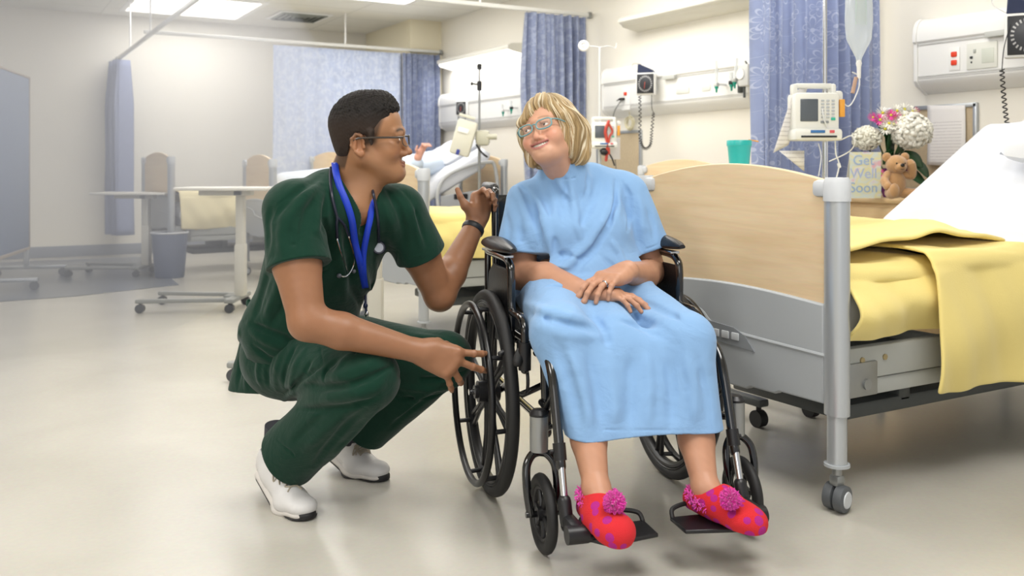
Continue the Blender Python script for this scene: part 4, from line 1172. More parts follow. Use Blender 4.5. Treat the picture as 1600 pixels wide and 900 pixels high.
    # brake
    br = MB().box((s*.245, -.23, .465), (.02, .09, .05), .006).tube([(s*.262, -.21, .45), (s*.30, -.235, .47), (s*.315, -.24, .465)], .008, 10)
    br.tube(spline([(s*.25, -.27, .44), (s*.25, -.29, .40), (s*.25, -.27, .36), (s*.262, -.20, .345)]), .005, 8)
    br.build('brake', BLACKPL, chair)
    MB().tube([(s*.27, -.285, .475), (s*.285, -.31, .455)], .014, 12).build('brake_grip', RUBBER, chair)
    # footrest hanger
    hx = s*.238
    h = MB()
    h.tube(spline([(hx, -.37, .495), (hx, -.42, .50), (hx, -.46, .47), (hx, -.49, .41), (hx, -.545, .24)]), .013, 12)
    h.tube(spline([(hx, -.38, .36), (hx, -.43, .36), (hx, -.475, .40)]), .010, 10)
    h.build('footrest_hanger', FRAME, chair); h = chair.children[-1]
    MB().cyl((hx, -.540, .255), (hx, -.528, .295), .0165, 14).cyl((hx+s*.012, -.53, .275), (hx+s*.024, -.53, .275), .006, 10).build('hanger_clamp', BLACKPL, h)
    MB().cyl((hx, -.545, .25), (hx, -.580, .145), .0095, 14).build('extension_tube', CHROME, h)
    fp_ = MB()
    fp_.tube([(hx, -.572, .165), (hx, -.59, .12)], .017, 12)
    fp_.box((hx-s*.004, -.615, .118), (.034, .09, .045), .012)
    fp_.cyl((hx+s*.022, -.655, .115), (hx-s*.03, -.655, .115), .022, 18)
    fp_.build('footplate_bracket', BLACKPL, h)
    plate = MB().prism([(-.035, -.585), (-.20, -.585), (-.205, -.66), (-.17, -.70), (-.035, -.675)] if s < 0 else [(.035, -.585), (.20, -.585), (.205, -.66), (.17, -.70), (.035, -.675)], .095, .105, Matrix.Identity(4))
    plate.tube([(hx, -.655, .108), (s*.18, -.655, .103)], .012, 10)
    plate.build('footplate', BLACKPL, chair, bevel=.003)
    MB().tube(spline([(s*.20, -.59, .105), (s*.19, -.575, .122), (s*.11, -.565, .128), (s*.05, -.575, .122), (s*.04, -.59, .105)]), .006, 8).build('heel_loop', RUBBER, chair)
MB().box((0, -.055, .497), (.45, .45, .02), .008).build('seat', BLKVIN, chair)
rows = []
for i in range(13):
    z = .50+.39*i/12
    rows.append([(x, .195+.045*(1-(x/.225)**2)+.03*(z-.5)/.4, z) for x in [-.225+.45*k/12 for k in range(13)]])
MB().grid(rows).build('backrest', BLKVIN, chair, solid=.012, angle=180)
xb = MB()
for s in (-1, 1):
    xb.tube([(s*.222, -.08, .47), (-s*.215, -.08, .305)], .0105, 12)
    xb.tube([(s*.222, -.28, .47), (-s*.215, -.28, .305)], .0105, 12)
xb.build('cross_brace', FRAME, chair)
# ------------------------------------------------------------------ continuous organic surfaces: blended volumes meshed with surface nets
def V3(p): return np.array([float(p[0]), float(p[1]), float(p[2])])
class Frame:
    """a placed local frame: local point -> person point"""
    def __init__(s, c, X, Y, Z, k=1.0):
        s.c = V3(c); s.R = np.stack([V3(X), V3(Y), V3(Z)], 1); s.k = k
    def __call__(s, p): return s.c+s.R @ (V3(p)*s.k)
    def d(s, v): return s.R @ V3(v)
    def sub(s, c, rot):
        E = np.array(Euler(rot).to_matrix()); f = Frame((0, 0, 0), (1, 0, 0), (0, 1, 0), (0, 0, 1), s.k)
        f.c = s(c); f.R = s.R @ E; return f
class Body:
    PAD = .05
    def __init__(s): s.p = []
    def _add(s, fn, lo, hi, k, op): s.p.append((fn, np.array(lo, float), np.array(hi, float), k, op)); return s
    def cap(s, a, b, r1, r2=None, k=.02, op='+'):
        a = V3(a); b = V3(b); r2 = r1 if r2 is None else r2; ab = b-a; L2 = max(float(ab @ ab), 1e-12)
        def fn(P):
            t = np.clip((P-a) @ ab/L2, 0, 1)
            Q = P-a-t[:, None]*ab
            return np.sqrt((Q*Q).sum(1))-(r1+(r2-r1)*t)
        m = max(r1, r2); return s._add(fn, np.minimum(a, b)-m, np.maximum(a, b)+m, k, op)
    def fcap(s, a, b, r1, r2, n, fl, k=.02, op='+'):
        """capsule squashed by factor fl along direction n"""
        a = V3(a); b = V3(b); n = V3(n); n = n/np.linalg.norm(n); ab = b-a; L2 = max(float(ab @ ab), 1e-12)
        def fn(P):
            t = np.clip((P-a) @ ab/L2, 0, 1)
            Q = P-a-t[:, None]*ab; c = Q @ n; Q = Q+(c*(1/fl-1))[:, None]*n
            return (np.sqrt((Q*Q).sum(1))-(r1+(r2-r1)*t))*(fl if fl < 1 else 1)
        m = max(r1, r2)*max(1, fl); return s._add(fn, np.minimum(a, b)-m, np.maximum(a, b)+m, k, op)
    def chain(s, pts, rs, k=.02, op='+'):
        for i in range(len(pts)-1): s.cap(pts[i], pts[i+1], rs[i], rs[i+1], k if i == 0 else min(k, .012), op)
        return s
    def ell(s, c, r, R=None, k=.02, op='+'):
        c = V3(c); r = V3(r); R = np.eye(3) if R is None else np.array(R)
        def fn(P):
            q = (P-c) @ R; k0 = np.sqrt(((q/r)**2).sum(1)); k1 = np.sqrt(((q/r**2)**2).sum(1))+1e-9
            return k0*(k0-1)/k1
        m = r.max(); return s._add(fn, c-m, c+m, k, op)
    def box(s, c, h, R=None, rad=.01, k=.02, op='+'):
        c = V3(c); h = V3(h); R = np.eye(3) if R is None else np.array(R)
        def fn(P):
            q = np.abs((P-c) @ R)-(h-rad)
            return np.sqrt((np.maximum(q, 0)**2).sum(1))+np.minimum(q.max(1), 0)-rad
        m = np.linalg.norm(h); return s._add(fn, c-m, c+m, k, op)
    def plane_cut(s, c, n, lo, hi, k=.004):
        """removes what lies on the +n side of a plane"""
        c = V3(c); n = V3(n)/np.linalg.norm(V3(n))
        return s._add(lambda P: -((P-c) @ n), lo, hi, k, '-')
    def fold(s, a, b, w, amp, k=0):
        """a raised (amp > 0) or sunk (amp < 0) crease from a to b"""
        a = V3(a); b = V3(b); ab = b-a; L2 = max(float(ab @ ab), 1e-12)
        def fn(P):
            t = np.clip((P-a) @ ab/L2, 0, 1); Q = P-a-t[:, None]*ab
            return amp*np.exp(-(Q*Q).sum(1)/(w*w))*np.sin(np.clip(t*.8+.1, 0, 1)*PI)**.6
        return s._add(fn, np.minimum(a, b)-2.2*w, np.maximum(a, b)+2.2*w, 0, 'd')
    def pfold(s, pts, w, amp):
        A = [V3(q) for q in pts]; n = len(A)-1
        def fn(P):
            best = np.full(len(P), 1e9); tt = np.zeros(len(P))
            for i in range(n):
                ab = A[i+1]-A[i]; t = np.clip((P-A[i]) @ ab/max(float(ab @ ab), 1e-12), 0, 1); Q = P-A[i]-t[:, None]*ab
                d = (Q*Q).sum(1); m = d < best; best = np.where(m, d, best); tt = np.where(m, (i+t)/n, tt)
            e = np.clip(np.minimum(tt, 1-tt)*3.5, 0, 1); e = e*e*(3-2*e)
            return amp*np.exp(-best/(w*w))*(.15+.85*e)*np.where((tt <= 0) | (tt >= 1), np.exp(-best/(w*w)), 1)
        return s._add(fn, np.min(A, 0)-2.4*w, np.max(A, 0)+2.4*w, 0, 'd')
    def cut(s, c, n, R, k=.004):
        """removes the half space on the +n side of c, inside a ball of radius R"""
        c = V3(c); n = V3(n); n = n/np.linalg.norm(n)
        fn = lambda P: np.maximum(-((P-c) @ n), np.sqrt(((P-c)**2).sum(1))-R)
        return s._add(fn, c-R, c+R, k, '-')
    def noise(s, fn, lo, hi): return s._add(fn, lo, hi, 0, 'd')
    def F(s, P, act):
        out = np.full(len(P), .2)
        for i in act:
            fn, lo, hi, k, op = s.p[i]
            d = fn(P)
            if op == '+':
                if k > 0:
                    h = np.maximum(k-np.abs(out-d), 0)/k; out = np.minimum(out, d)-h*h*k*.25
                else: out = np.minimum(out, d)
            elif op == '-':
                d = -d
                if k > 0:
                    h = np.maximum(k-np.abs(out-d), 0)/k; out = np.maximum(out, d)+h*h*k*.25
                else: out = np.maximum(out, d)
            else: out = out-d
        return out
    def active(s, lo, hi):
        r = []
        for i, (fn, l, h, k, op) in enumerate(s.p):
            pad = s.PAD+k if op == '+' else (.01 if op == 'd' else .02)
            if np.all(l-pad < hi) and np.all(h+pad > lo): r.append(i)
        return r
    def mesh(s, name, material, parent, h=.0025, off=(0, 0, 0), color=None, post=None, sharp=None):
        pl = [p for p in s.p if p[4] == '+']
        lo = np.min([p[1] for p in pl], 0)-.02; hi = np.max([p[2] for p in pl], 0)+.02
        nb = 8; B = nb*h; SB = 8
        dims = np.ceil((hi-lo)/B).astype(int)
        sd = np.ceil(dims/SB).astype(int)
        NX, NY, NZ = (dims*nb+2)
        ids_all = []; vpos_all = []; quads_all = []
        loc = np.stack(np.meshgrid(*[np.arange(nb+1)]*3, indexing='ij'), -1).reshape(-1, 3)
        off8 = np.array([(i, j, k) for i in (0, 1) for j in (0, 1) for k in (0, 1)])
        edges = []
        for a in range(8):
            for b in range(a+1, 8):
                if np.abs(off8[a]-off8[b]).sum() == 1: edges.append((a, b))
        for sx in range(sd[0]):
            for sy in range(sd[1]):
                for sz in range(sd[2]):
                    b0 = np.array([sx, sy, sz])*SB; b1 = np.minimum(b0+SB, dims)
                    l = lo+b0*B; u = lo+b1*B
                    act = s.active(l, u)
                    if not any(s.p[i][4] == '+' for i in act): continue
                    bb = np.stack(np.meshgrid(*[np.arange(b0[i], b1[i]) for i in range(3)], indexing='ij'), -1).reshape(-1, 3)
                    C = lo+(bb+.5)*B
                    Fc = s.F(C, act)
                    bb = bb[np.abs(Fc) < B*.87*1.35+.004]
                    if not len(bb): continue
                    nodes = (bb[:, None, :]*nb+loc[None]).reshape(-1, 3)
                    # evaluate in sub-groups so distant parts are skipped
                    Fv = s.F(lo+nodes*h, act).reshape(len(bb), nb+1, nb+1, nb+1)
                    sg = Fv < 0
                    cs = [sg[:, o[0]:o[0]+nb, o[1]:o[1]+nb, o[2]:o[2]+nb] for o in off8]
                    cnt = sum(c.astype(np.int8) for c in cs)
                    bi, ci, cj, ck = np.nonzero((cnt > 0) & (cnt < 8))
                    if len(bi):
                        vals = np.stack([Fv[bi, ci+o[0], cj+o[1], ck+o[2]] for o in off8], 1)
                        acc = np.zeros((len(bi), 3)); num = np.zeros(len(bi))
                        for a, b in edges:
                            fa, fb = vals[:, a], vals[:, b]; m = (fa < 0) != (fb < 0)
                            t = np.where(m, fa/np.where(np.abs(fa-fb) < 1e-12, 1, fa-fb), 0)
                            acc += m[:, None]*(off8[a]+t[:, None]*(off8[b]-off8[a])); num += m
                        cell = bb[bi]*nb+np.stack([ci, cj, ck], 1)
                        P = lo+(cell+acc/num[:, None])*h
                        e = h*.4; F0 = s.F(P, act)
                        G = np.stack([s.F(P+e*np.eye(3)[i], act)-F0 for i in range(3)], 1)/e
                        g2 = (G*G).sum(1)+1e-9
                        st = G*(F0/g2)[:, None]; ln = np.sqrt((st*st).sum(1)); st *= np.minimum(1, .6*h/(ln+1e-12))[:, None]
                        vpos_all.append(P-st); ids_all.append((cell[:, 0]*NY+cell[:, 1])*NZ+cell[:, 2])
                    base = bb*nb
                    for ax in range(3):
                        a1, a2 = [(1, 2), (2, 0), (0, 1)][ax]
                        A = sg[:, :nb, :nb, :nb]
                        sl = [slice(0, nb)]*3; sl[ax] = slice(1, nb+1)
                        Bq = sg[:, sl[0], sl[1], sl[2]]
                        q = np.stack(np.nonzero(A != Bq), 1)
                        if not len(q): continue
                        inside = A[q[:, 0], q[:, 1], q[:, 2], q[:, 3]]
                        cell = base[q[:, 0]]+q[:, 1:]
                        e1 = np.eye(3, dtype=int)[a1]; e2 = np.eye(3, dtype=int)[a2]
                        cc = [cell-e1-e2, cell-e2, cell, cell-e1]
                        idq = np.stack([(c[:, 0]*NY+c[:, 1])*NZ+c[:, 2] for c in cc], 1)
                        idq[~inside] = idq[~inside][:, ::-1]
                        quads_all.append(idq)
        ids = np.concatenate(ids_all); vp = np.concatenate(vpos_all); qd = np.concatenate(quads_all)
        order = np.argsort(ids); ids = ids[order]; vp = vp[order]
        pos = np.searchsorted(ids, qd); pos = np.minimum(pos, len(ids)-1)
        ok = (ids[pos] == qd).all(1); qd = pos[ok]
        if post is not None: vp = post(vp)
        me = bpy.data.meshes.new(name)
        me.vertices.add(len(vp)); me.vertices.foreach_set('co', (vp-V3(off)).astype(np.float32).ravel())
        me.loops.add(len(qd)*4); me.loops.foreach_set('vertex_index', qd.astype(np.int32).ravel())
        me.polygons.add(len(qd)); me.polygons.foreach_set('loop_start', np.arange(0, len(qd)*4, 4, dtype=np.int32))
        me.update(calc_edges=True); me.validate()
        me.shade_smooth()
        if color is not None:
            c = color(vp); ca = me.color_attributes.new('Col', 'FLOAT_COLOR', 'POINT')
            ca.data.foreach_set('color', np.concatenate([c, np.ones((len(c), 1))], 1).astype(np.float32).ravel())
        me.materials.append(material)
        o = bpy.data.objects.new(name, me); link(o, parent)
        return o

def vnoise(P, f, seed=0):
    """cheap smooth noise from summed waves"""
    r = np.random.RandomState(seed); out = 0
    for i in range(7):
        k = r.randn(3); k = k/np.linalg.norm(k)*f*(.6+.9*r.rand()); out = out+np.sin(P @ k+r.rand()*6.28)
    return out/7
def skin_mat(name, tone, rough=.42):
    m = mat(name, tone, rough=rough, spec=.4, sss=.05, bump=.05, bscale=420)
    N, L, b = nodes_of(m); a = N.new('ShaderNodeVertexColor'); a.layer_name = 'Col'
    L.new(a.outputs[0], b.inputs['Base Color']); return m
def vcol_mat(name, base, rough, bump=0, bscale=300, spec=.4):
    m = mat(name, base, rough=rough, spec=spec, bump=bump, bscale=bscale)
    N, L, b = nodes_of(m); a = N.new('ShaderNodeVertexColor'); a.layer_name = 'Col'; L.new(a.outputs[0], b.inputs['Base Color']); return m
def cloth_mat(name, c, rough=.85, seed=0, sheen=.15):
    """plain woven cotton: fine weave plus small irregular wrinkles in the bump"""
    m = mat(name, c, rough=rough, spec=.15, sheen=sheen)
    N, L, b = nodes_of(m); tc = [n for n in N if n.type == 'TEX_COORD'][0]
    prev = None
    for sc, dist, st, dt in ((9, .030, .22, 1.2), (30, .008, .14, .8), (600, .002, .2, 0)):
        n = N.new('ShaderNodeTexNoise'); n.inputs['Scale'].default_value = sc; n.inputs['Detail'].default_value = 3; n.inputs['Distortion'].default_value = dt
        bp = N.new('ShaderNodeBump'); bp.inputs['Strength'].default_value = st; bp.inputs['Distance'].default_value = dist
        L.new(tc.outputs['Object'], n.inputs['Vector']); L.new(n.outputs['Fac'], bp.inputs['Height'])
        if prev is not None: L.new(prev, bp.inputs['Normal'])
        prev = bp.outputs['Normal']
    L.new(prev, b.inputs['Normal'])
    return m

def head(S, H, fem=False, smile='closed', hf=1.0):
    """adds a head to the volume; H: frame, x = the head's viewer-right side when seen from the front, -y = face, z up, origin between the eyes at ear depth"""
    R = H.R; k = H.k
    def E(c, r, kk=.02, op='+', rot=None):
        RR = R if rot is None else R @ np.array(Euler(rot).to_matrix())
        S.ell(H(c), [q*k for q in r], RR, kk, op)
    def C(a, b, r1, r2, kk=.012, op='+'): S.cap(H(a), H(b), r1*k, r2*k, kk, op)
    E((0, .018, .036), (.074, .092, .082))
    E((0, -.040, .035), (.060, .045, .055), .03)
    E((0, -.036, -.045 if not fem else -.040), (.057 if not fem else .053, .050, .064 if not fem else .058), .03)
    E((0, -.066, -.094 if not fem else -.083), (.026 if not fem else .023, .022, .020), .03)
    for s_ in (-1, 1):
        C((s_*(.050 if not fem else .043), .008, -.052), (s_*.014, -.066, -.098 if not fem else -.084), .020 if not fem else .018, .018 if not fem else .016, .03)
        E((s_*.037, -.060, -.030 if not fem else -.032), (.024 if fem else .019, .024 if fem else .020, .022 if not fem else .026), .025)
        C((s_*.008, -.086, .019), (s_*.040, -.074, .018), .008, .008, .018)
        E((s_*.031, -.097, -.001), (.017, .014, .012), .012, '-')
    # nose
    C((0, -.082, .012), (0, -.102, -.034), .0065, .0085, .012)
    E((0, -.1055 if not fem else -.102, -.039), (.0105, .010, .0085), .008)
    for s_ in (-1, 1):
        E((s_*.0125, -.093, -.043), (.0075, .010, .0065), .006)
        E((s_*.011, -.086, -.042), (.010, .012, .009), .008)
        E((s_*.0062, -.101, -.0485), (.0030, .0045, .0025), .003, '-')
    # lids over the eyeballs
    for s_ in (-1, 1):
        E((s_*.031, -.0765, 0), (.0145, .0135, .0125), .006)
        e = H((s_*.031, -.0935, -.0003))
        S.ell(e, [.0128*k, .012*k, (.0040 if smile == 'open' else .0048)*k], R @ np.array(Euler((0, s_*.06, 0)).to_matrix()), .002, '-')
        C((s_*.020, -.0895, .0065), (s_*.043, -.082, .004), .0022, .002, .003)
        C((s_*.022, -.0905, .0125), (s_*.044, -.081, .011), .003, .003, .008)
    # mouth
    yc = -.092 if fem else -.0885
    cz = -.071
    if smile == 'open':
        cz = -.0620
        def mc(x, dz=0, dy=0): return (x, -.0955+dy+16*x*x, cz+9*x*x+dz)
        xs = (0, .011, .022, .032)
        for s_ in (-1, 1):
            for i in range(3):
                a, b = xs[i], xs[i+1]
                C(mc(s_*a, .0072*(1-(a/.037)**2)+.0008, .001), mc(s_*b, .0072*(1-(b/.037)**2)+.0008, .001), .0036-.0005*i, .0031-.0005*i, .004)
                C(mc(s_*a, -.0078*(1-(a/.035)**2)-.0006, .003), mc(s_*b, -.0078*(1-(b/.035)**2)-.0006, .003), .0046-.0008*i, .0038-.0008*i, .005)
            S.pfold([H((s_*.016, -.096, -.038)), H((s_*.034, -.084, -.046)), H((s_*.042, -.072, -.064))], .0045*k, -.0030*k)
            E((s_*.036, -.068, -.038), (.019, .019, .017), .02)
            S.fold(H((s_*.046, -.074, -.004)), H((s_*.056, -.060, .003)), .003*k, -.0012*k)
            S.fold(H((s_*.046, -.073, -.008)), H((s_*.056, -.060, -.012)), .003*k, -.0012*k)
            S.fold(H((s_*.020, -.092, -.013)), H((s_*.040, -.084, -.015)), .003*k, -.0014*k)
        for s_ in (-1, 1):
            for dy in (-.004, .004):
                for i in range(3):
                    a, b = xs[i], xs[i+1]-.002*(i == 2)
                    C(mc(s_*a, 0, dy), mc(s_*b, 0, dy), (.0052, .0048, .0036)[i], (.0048, .0036, .0014)[i], .0008, '-')
    else:
        up = .006
        for s_ in (-1, 1):
            C((0, yc-.0015, cz+.003), (s_*.012, yc+.002, cz+.003), .0032, .0028, .007)
            C((s_*.012, yc+.002, cz+.003), (s_*.024, yc+.010, cz+up), .0032, .002, .006)
            C((0, yc-.0005, cz-.006), (s_*.012, yc+.002, cz-.004), .0036, .0032, .007)
            C((s_*.012, yc, cz-.004), (s_*.024, yc+.010, cz+up-.002), .0042, .002, .004)
            S.pfold([H((0, yc-.006, cz-.001)), H((s_*.012, yc-.003, cz-.0005)), H((s_*.026, yc+.008, cz+up))], .0024*k, -.0022*k)
            S.fold(H((s_*.017, -.094, -.044)), H((s_*.032, -.078, -.068)), .006*k, -.002*k)
    S.fold(H((-.012, -.095, -.086)), H((.012, -.095, -.086)), .007*k, -.002*k)
    # ears
    for s_ in (-1, 1):
        er = (0, s_*.10, -s_*.42)
        E((s_*.076, .020, -.014), (.0075, .0175, .031), .008, rot=(-.18, 0, -s_*.35))
        E((s_*.0835, .018, -.012), (.0065, .0105, .018), .003, '-', rot=(-.18, 0, -s_*.35))
        hp_ = [(.079, .004, -.006), (.083, .010, .012), (.086, .024, .016), (.089, .036, .004), (.088, .037, -.014), (.084, .027, -.032), (.081, .014, -.042)]
        for i_ in range(6):
            C((s_*hp_[i_][0], hp_[i_][1], hp_[i_][2]), (s_*hp_[i_+1][0], hp_[i_+1][1], hp_[i_+1][2]), .0034, .0034, .004)
        C((s_*.083, .026, .006), (s_*.083, .027, -.020), .0028, .0026, .004)
        E((s_*.080, .012, -.036), (.006, .009, .009), .006)
        C((s_*.0785, .004, -.020), (s_*.079, .006, -.010), .004, .003, .004)

def head_color(H, tone, lip, brow, fem=False, stubble=None, brow_on=True):
    tone = np.array(rgb(tone)); lip = np.array(rgb(lip)); brow = np.array(rgb(brow))
    def f(P):
        Q = (P-H.c) @ H.R/H.k
        n = vnoise(P, 60, 3)[:, None]; n2 = vnoise(P, 220, 5)[:, None]
        c = tone*(1+.05*n+.04*n2)
        near = (np.abs(Q).max(1) < .16)
        x, y, z = np.abs(Q[:, 0]), Q[:, 1], Q[:, 2]
        fr = (y < -.02) & near
        # cheeks and nose are redder
        w = np.exp(-(((x-.040)/.020)**2+((z+.036)/.020)**2))*fr*(.5 if fem else .22)
        w = w+np.exp(-((x/.012)**2+((z+.040)/.012)**2))*fr*(.35 if fem else .2)
        w = w+.25*near*(np.exp(-(((x-.08)/.01)**2+((y-.02)/.03)**2)))
        c = c*(1-w[:, None])+w[:, None]*c*np.array([1.12, .72, .70])
        # lips
        if fem: lw = np.exp(-(np.maximum(0, (x-.028))/.004)**2)*np.exp(-(np.maximum(0, np.abs(z+.0620+.0010-9*x*x)-.0100*(1-(np.minimum(x,.034)/.041)**2))/.0016)**2)
        else: lw = np.exp(-np.maximum(0, (x-.017)/.005)**2)*np.exp(-(np.maximum(0, np.abs(z+.0725-.006*(x/.024)**2)-.0075)/.0025)**2)
        lw = lw*(y < -.078)*near
        c = c*(1-.75*lw[:, None])+.75*lw[:, None]*lip
        if brow_on:
            bz = .0235+.004*np.sin(np.clip((x-.012)/.04, 0, 1)*PI)-.004*np.clip((x-.012)/.04, 0, 1)
            bw = np.clip((x-.011)/.004, 0, 1)*np.clip((.052-x)/.008, 0, 1)*np.exp(-((z-bz)/(.0042 if not fem else .003))**2)*(y < -.04)*near
            c = c*(1-(.9 if not fem else .55)*bw[:, None])+(.9 if not fem else .55)*bw[:, None]*brow
        # lash line
        ll = np.exp(-(((x-.031)/.013)**4))*np.exp(-((z-.0048)/.0016)**2)*(y < -.078)*near*.6
        c = c*(1-ll[:, None])+ll[:, None]*brow*.6
        if stubble is not None:
            sw = (np.clip((-.035-z)/.02, 0, 1)*np.clip((.045-y)/.03, 0, 1))*near*stubble
            c = c*(1-sw[:, None])+sw[:, None]*c*np.array([.78, .80, .86])
        return np.clip(c, 0, 1)
    return f

def eyes(H, parent, off, gaze, iris, name='eyeball'):
    g = Vector(H.d(gaze)).normalized() if False else Vector(gaze).normalized()
    for s_ in (-1, 1):
        c = Vector(H((s_*.031, -.0765, 0)))-Vector(off)
        R_ = np.array(H.R); gd = Vector(R_ @ np.array(g))
        q = gd.to_track_quat('Z', 'Y').to_matrix()
        e = MB().ell(c, [.0122*H.k]*3, 24, 16).build(name, mat('eye_white', '#e6e0da', rough=.15), parent)
        MB().ell(c+gd*.0088*H.k, (.0066*H.k, .0066*H.k, .0038*H.k), 20, 10, rot=q).build('iris', mat('iris_'+iris, iris, rough=.1), e)
        MB().ell(c+gd*.0117*H.k, (.0028*H.k, .0028*H.k, .0012*H.k), 14, 8, rot=q).build('pupil', mat('pupil_black', '#050505', rough=.05), e)

def hand(S, W, X, T, sc=1.0, curls=None, thumb=None, spread=None, fr=1.0):
    """W wrist, X wrist->knuckles, T towards the thumb side; curls: (mcp, pip, dip) degrees for index..little. Returns joint points."""
    X = V3(X); X /= np.linalg.norm(X); T = V3(T); T = T-X*(T @ X); T /= np.linalg.norm(T)
    return X, T
def build_hand(S, W, X, T, D, sc=1.0, curls=None, spread=(8, 2, -3, -9), thumb=((.35, .75, -.35), (.75, .55, -.30), (.9, .3, -.3)), fat=1.0):
    """D = back-of-hand direction"""
    W = V3(W); X = V3(X); X /= np.linalg.norm(X); T = V3(T); T = T-X*(T @ X); T /= np.linalg.norm(T); D = V3(D); D = D-X*(D @ X)-T*(D @ T); D /= np.linalg.norm(D)
    curls = curls or [(20, 25, 15)]*4
    f = lambda x, t, d: W+(X*x+T*t+D*d)*sc
    base = [(.088, .029), (.092, .009), (.087, -.011), (.078, -.029)]
    seg = [(.043, .026, .021), (.047, .030, .022), (.043, .028, .022), (.034, .021, .020)]
    rad = [.0092, .0095, .0090, .0080]
    pts = {}
    S.cap(f(-.01, 0, 0), f(.015, .0, 0), .024*sc, .025*sc, .02)
    for i, (bx, bt) in enumerate(base):
        S.cap(f(.012, bt*.55, 0), f(bx, bt, .0), .0150*sc*fat, .0118*sc*fat, .02)
        S.cap(f(.03, bt*.75, -.006), f(bx-.012, bt, -.006), .012*sc*fat, .011*sc*fat, .02)
        S.ell(f(bx-.001, bt, .0055), [.008*sc]*3, None, .010)
        a = math.radians(spread[i]); dirx = X*math.cos(a)+T*math.sin(a); p = f(bx, bt, 0); ang = 0; pr = [p]
        r = rad[i]*sc*fat
        for j in range(3):
            ang += math.radians(curls[i][j]); dv = dirx*math.cos(ang)-D*math.sin(ang)
            q = p+dv*seg[i][j]*sc*fr_len(i)
            r2 = r*(.93 if j < 2 else .84)
            S.cap(p, q, r, r2, .009 if j == 0 else .003)
            if j < 2: S.ell(q, [r2*1.04]*3, None, .003)
            p = q; r = r2; pr.append(p)
        pts[i] = pr
    # thumb
    p = f(.018, .020, -.006); pr = [p]; r = .0145*sc*fat
    for j, (tx, tt, td) in enumerate(thumb):
        dv = X*tx+T*tt+D*td; dv /= np.linalg.norm(dv)
        q = p+dv*(.042, .034, .028)[j]*sc; r2 = (.0118, .0106, .0088)[j]*sc*fat
        S.cap(p, q, r, r2, .018 if j == 0 else .003); p = q; r = r2; pr.append(p)
    S.cap(f(.03, .022, -.006), pr[1], .012*sc, .012*sc, .018)
    S.ell(f(.035, .02, -.010), [.026*sc, .016*sc, .013*sc], np.stack([X, T, D], 1), .015)
    S.ell(f(.035, -.018, -.010), [.028*sc, .013*sc, .012*sc], np.stack([X, T, D], 1), .015)
    pts['thumb'] = pr
    return pts
def fr_len(i): return 1.0
def orient(px, u=None):
    return px
def head_frame(c, yaw, pitch, roll, k=1.0):
    """yaw: face turns to picture-right when positive (0 = towards the camera); pitch > 0 looks up; roll > 0 leans the crown to picture-right"""
    Rz = np.array(Euler((0, 0, yaw)).to_matrix()); Rx = np.array(Euler((-pitch, 0, 0)).to_matrix()); Ry = np.array(Euler((0, roll, 0)).to_matrix())
    R = Rz @ Rx @ Ry
    f = Frame(c, (1, 0, 0), (0, 1, 0), (0, 0, 1), k); f.R = R; return f
def ray_hit(S, px, py, d0=1.7, d1=3.6, lift=0.0, n=380):
    """first surface point of a volume seen through a measured photo point"""
    ds = np.linspace(d0, d1, n)
    P = np.stack([(px-800)/1450*ds, ds, CAM_H+(262-py)/1450*ds], 1)
    f = S.F(P, range(len(S.p)))
    i = np.argmax(f < 0)
    if f[i] >= 0: i = int(np.argmin(f)); return P[i]-np.array([0, lift, 0])
    a, b = f[i-1], f[i]; t = a/(a-b) if i > 0 else 0
    p = P[i-1]+(P[i]-P[i-1])*t
    dirv = p-np.array([0, 0, CAM_H]); dirv /= np.linalg.norm(dirv)
    return p-dirv*lift
def surf_folds(S, lst, d0=1.7, d1=3.6):
    done = []
    for (pts, w, amp) in lst: done.append(([ray_hit(S, x, y, d0, d1) for x, y in pts], w, amp))
    for q, w, amp in done: S.pfold(q, w*(.92 if w > .005 else 1), amp*(1.45 if w > .005 else 1))
# ------------------------------------------------------------------ seated woman
WB = Vector((.25, 2.75, .507))
woman = thing('person', 'woman with blonde bob in a pale blue hospital gown sitting in the wheelchair', 'person', CV(WB.x, WB.y, WB.z), math.radians(-30))
HW = head_frame((.110, 2.80, 1.080), math.radians(-28), math.radians(13), math.radians(-19), .96)
SKW = Body()
head(SKW, HW, True, 'open')
nb_ = (.175, 2.915, .935)
SKW.cap(HW((0, .028, -.055)), nb_, .052, .060, .025)
SKW.cap(HW((0, -.03, -.08)), (.165, 2.87, .935), .030, .040, .03)
SKW.cap((.07, 2.905, .865), (.335, 2.945, .89), .040, .040, .05)
SKW.ell((.20, 2.92, .79), (.13, .085, .15), None, .05)
SKW.cap((.20, 2.93, .72), (.20, 2.93, .62), .10, .11, .04)
# arms
SH1 = (.045, 2.875, .872); EL1 = (.028, 2.82, .655); WR1 = (.208, 2.618, .628)
SH2 = (.370, 2.935, .89); EL2 = (.440, 2.925, .655); WR2 = (.332, 2.665, .680)
SKW.chain([SH1, EL1], [.046, .043], .04); SKW.chain([EL1, (.10, 2.74, .655), WR1], [.044, .045, .029], .02)
SKW.chain([SH2, EL2], [.046, .044], .04)
SKL = Body(); SKL.chain([EL2, (.405, 2.84, .65), WR2], [.045, .044, .030], .02)
hr_pts = build_hand(SKW, (.214, 2.610, .630), (.95, -.22, -.05), (.25, .95, 0), (0, -.2, .97), .92, [(8, 16, 12), (10, 18, 12), (14, 22, 14), (18, 26, 16)], (4, 1, -2, -5), ((.6, .6, -.2), (.8, .35, -.2), (.9, .1, -.2)))
hl_pts = build_hand(SKL, (.326, 2.655, .684), (-.70, -.68, -.16), (-.70, .70, .12), (-.05, -.30, .95), .97, [(10, 22, 20), (12, 26, 22), (14, 30, 24), (16, 32, 26)], (6, 2, -4, -10), ((.75, .5, -.3), (.9, .25, -.35), (.95, .1, -.35)))
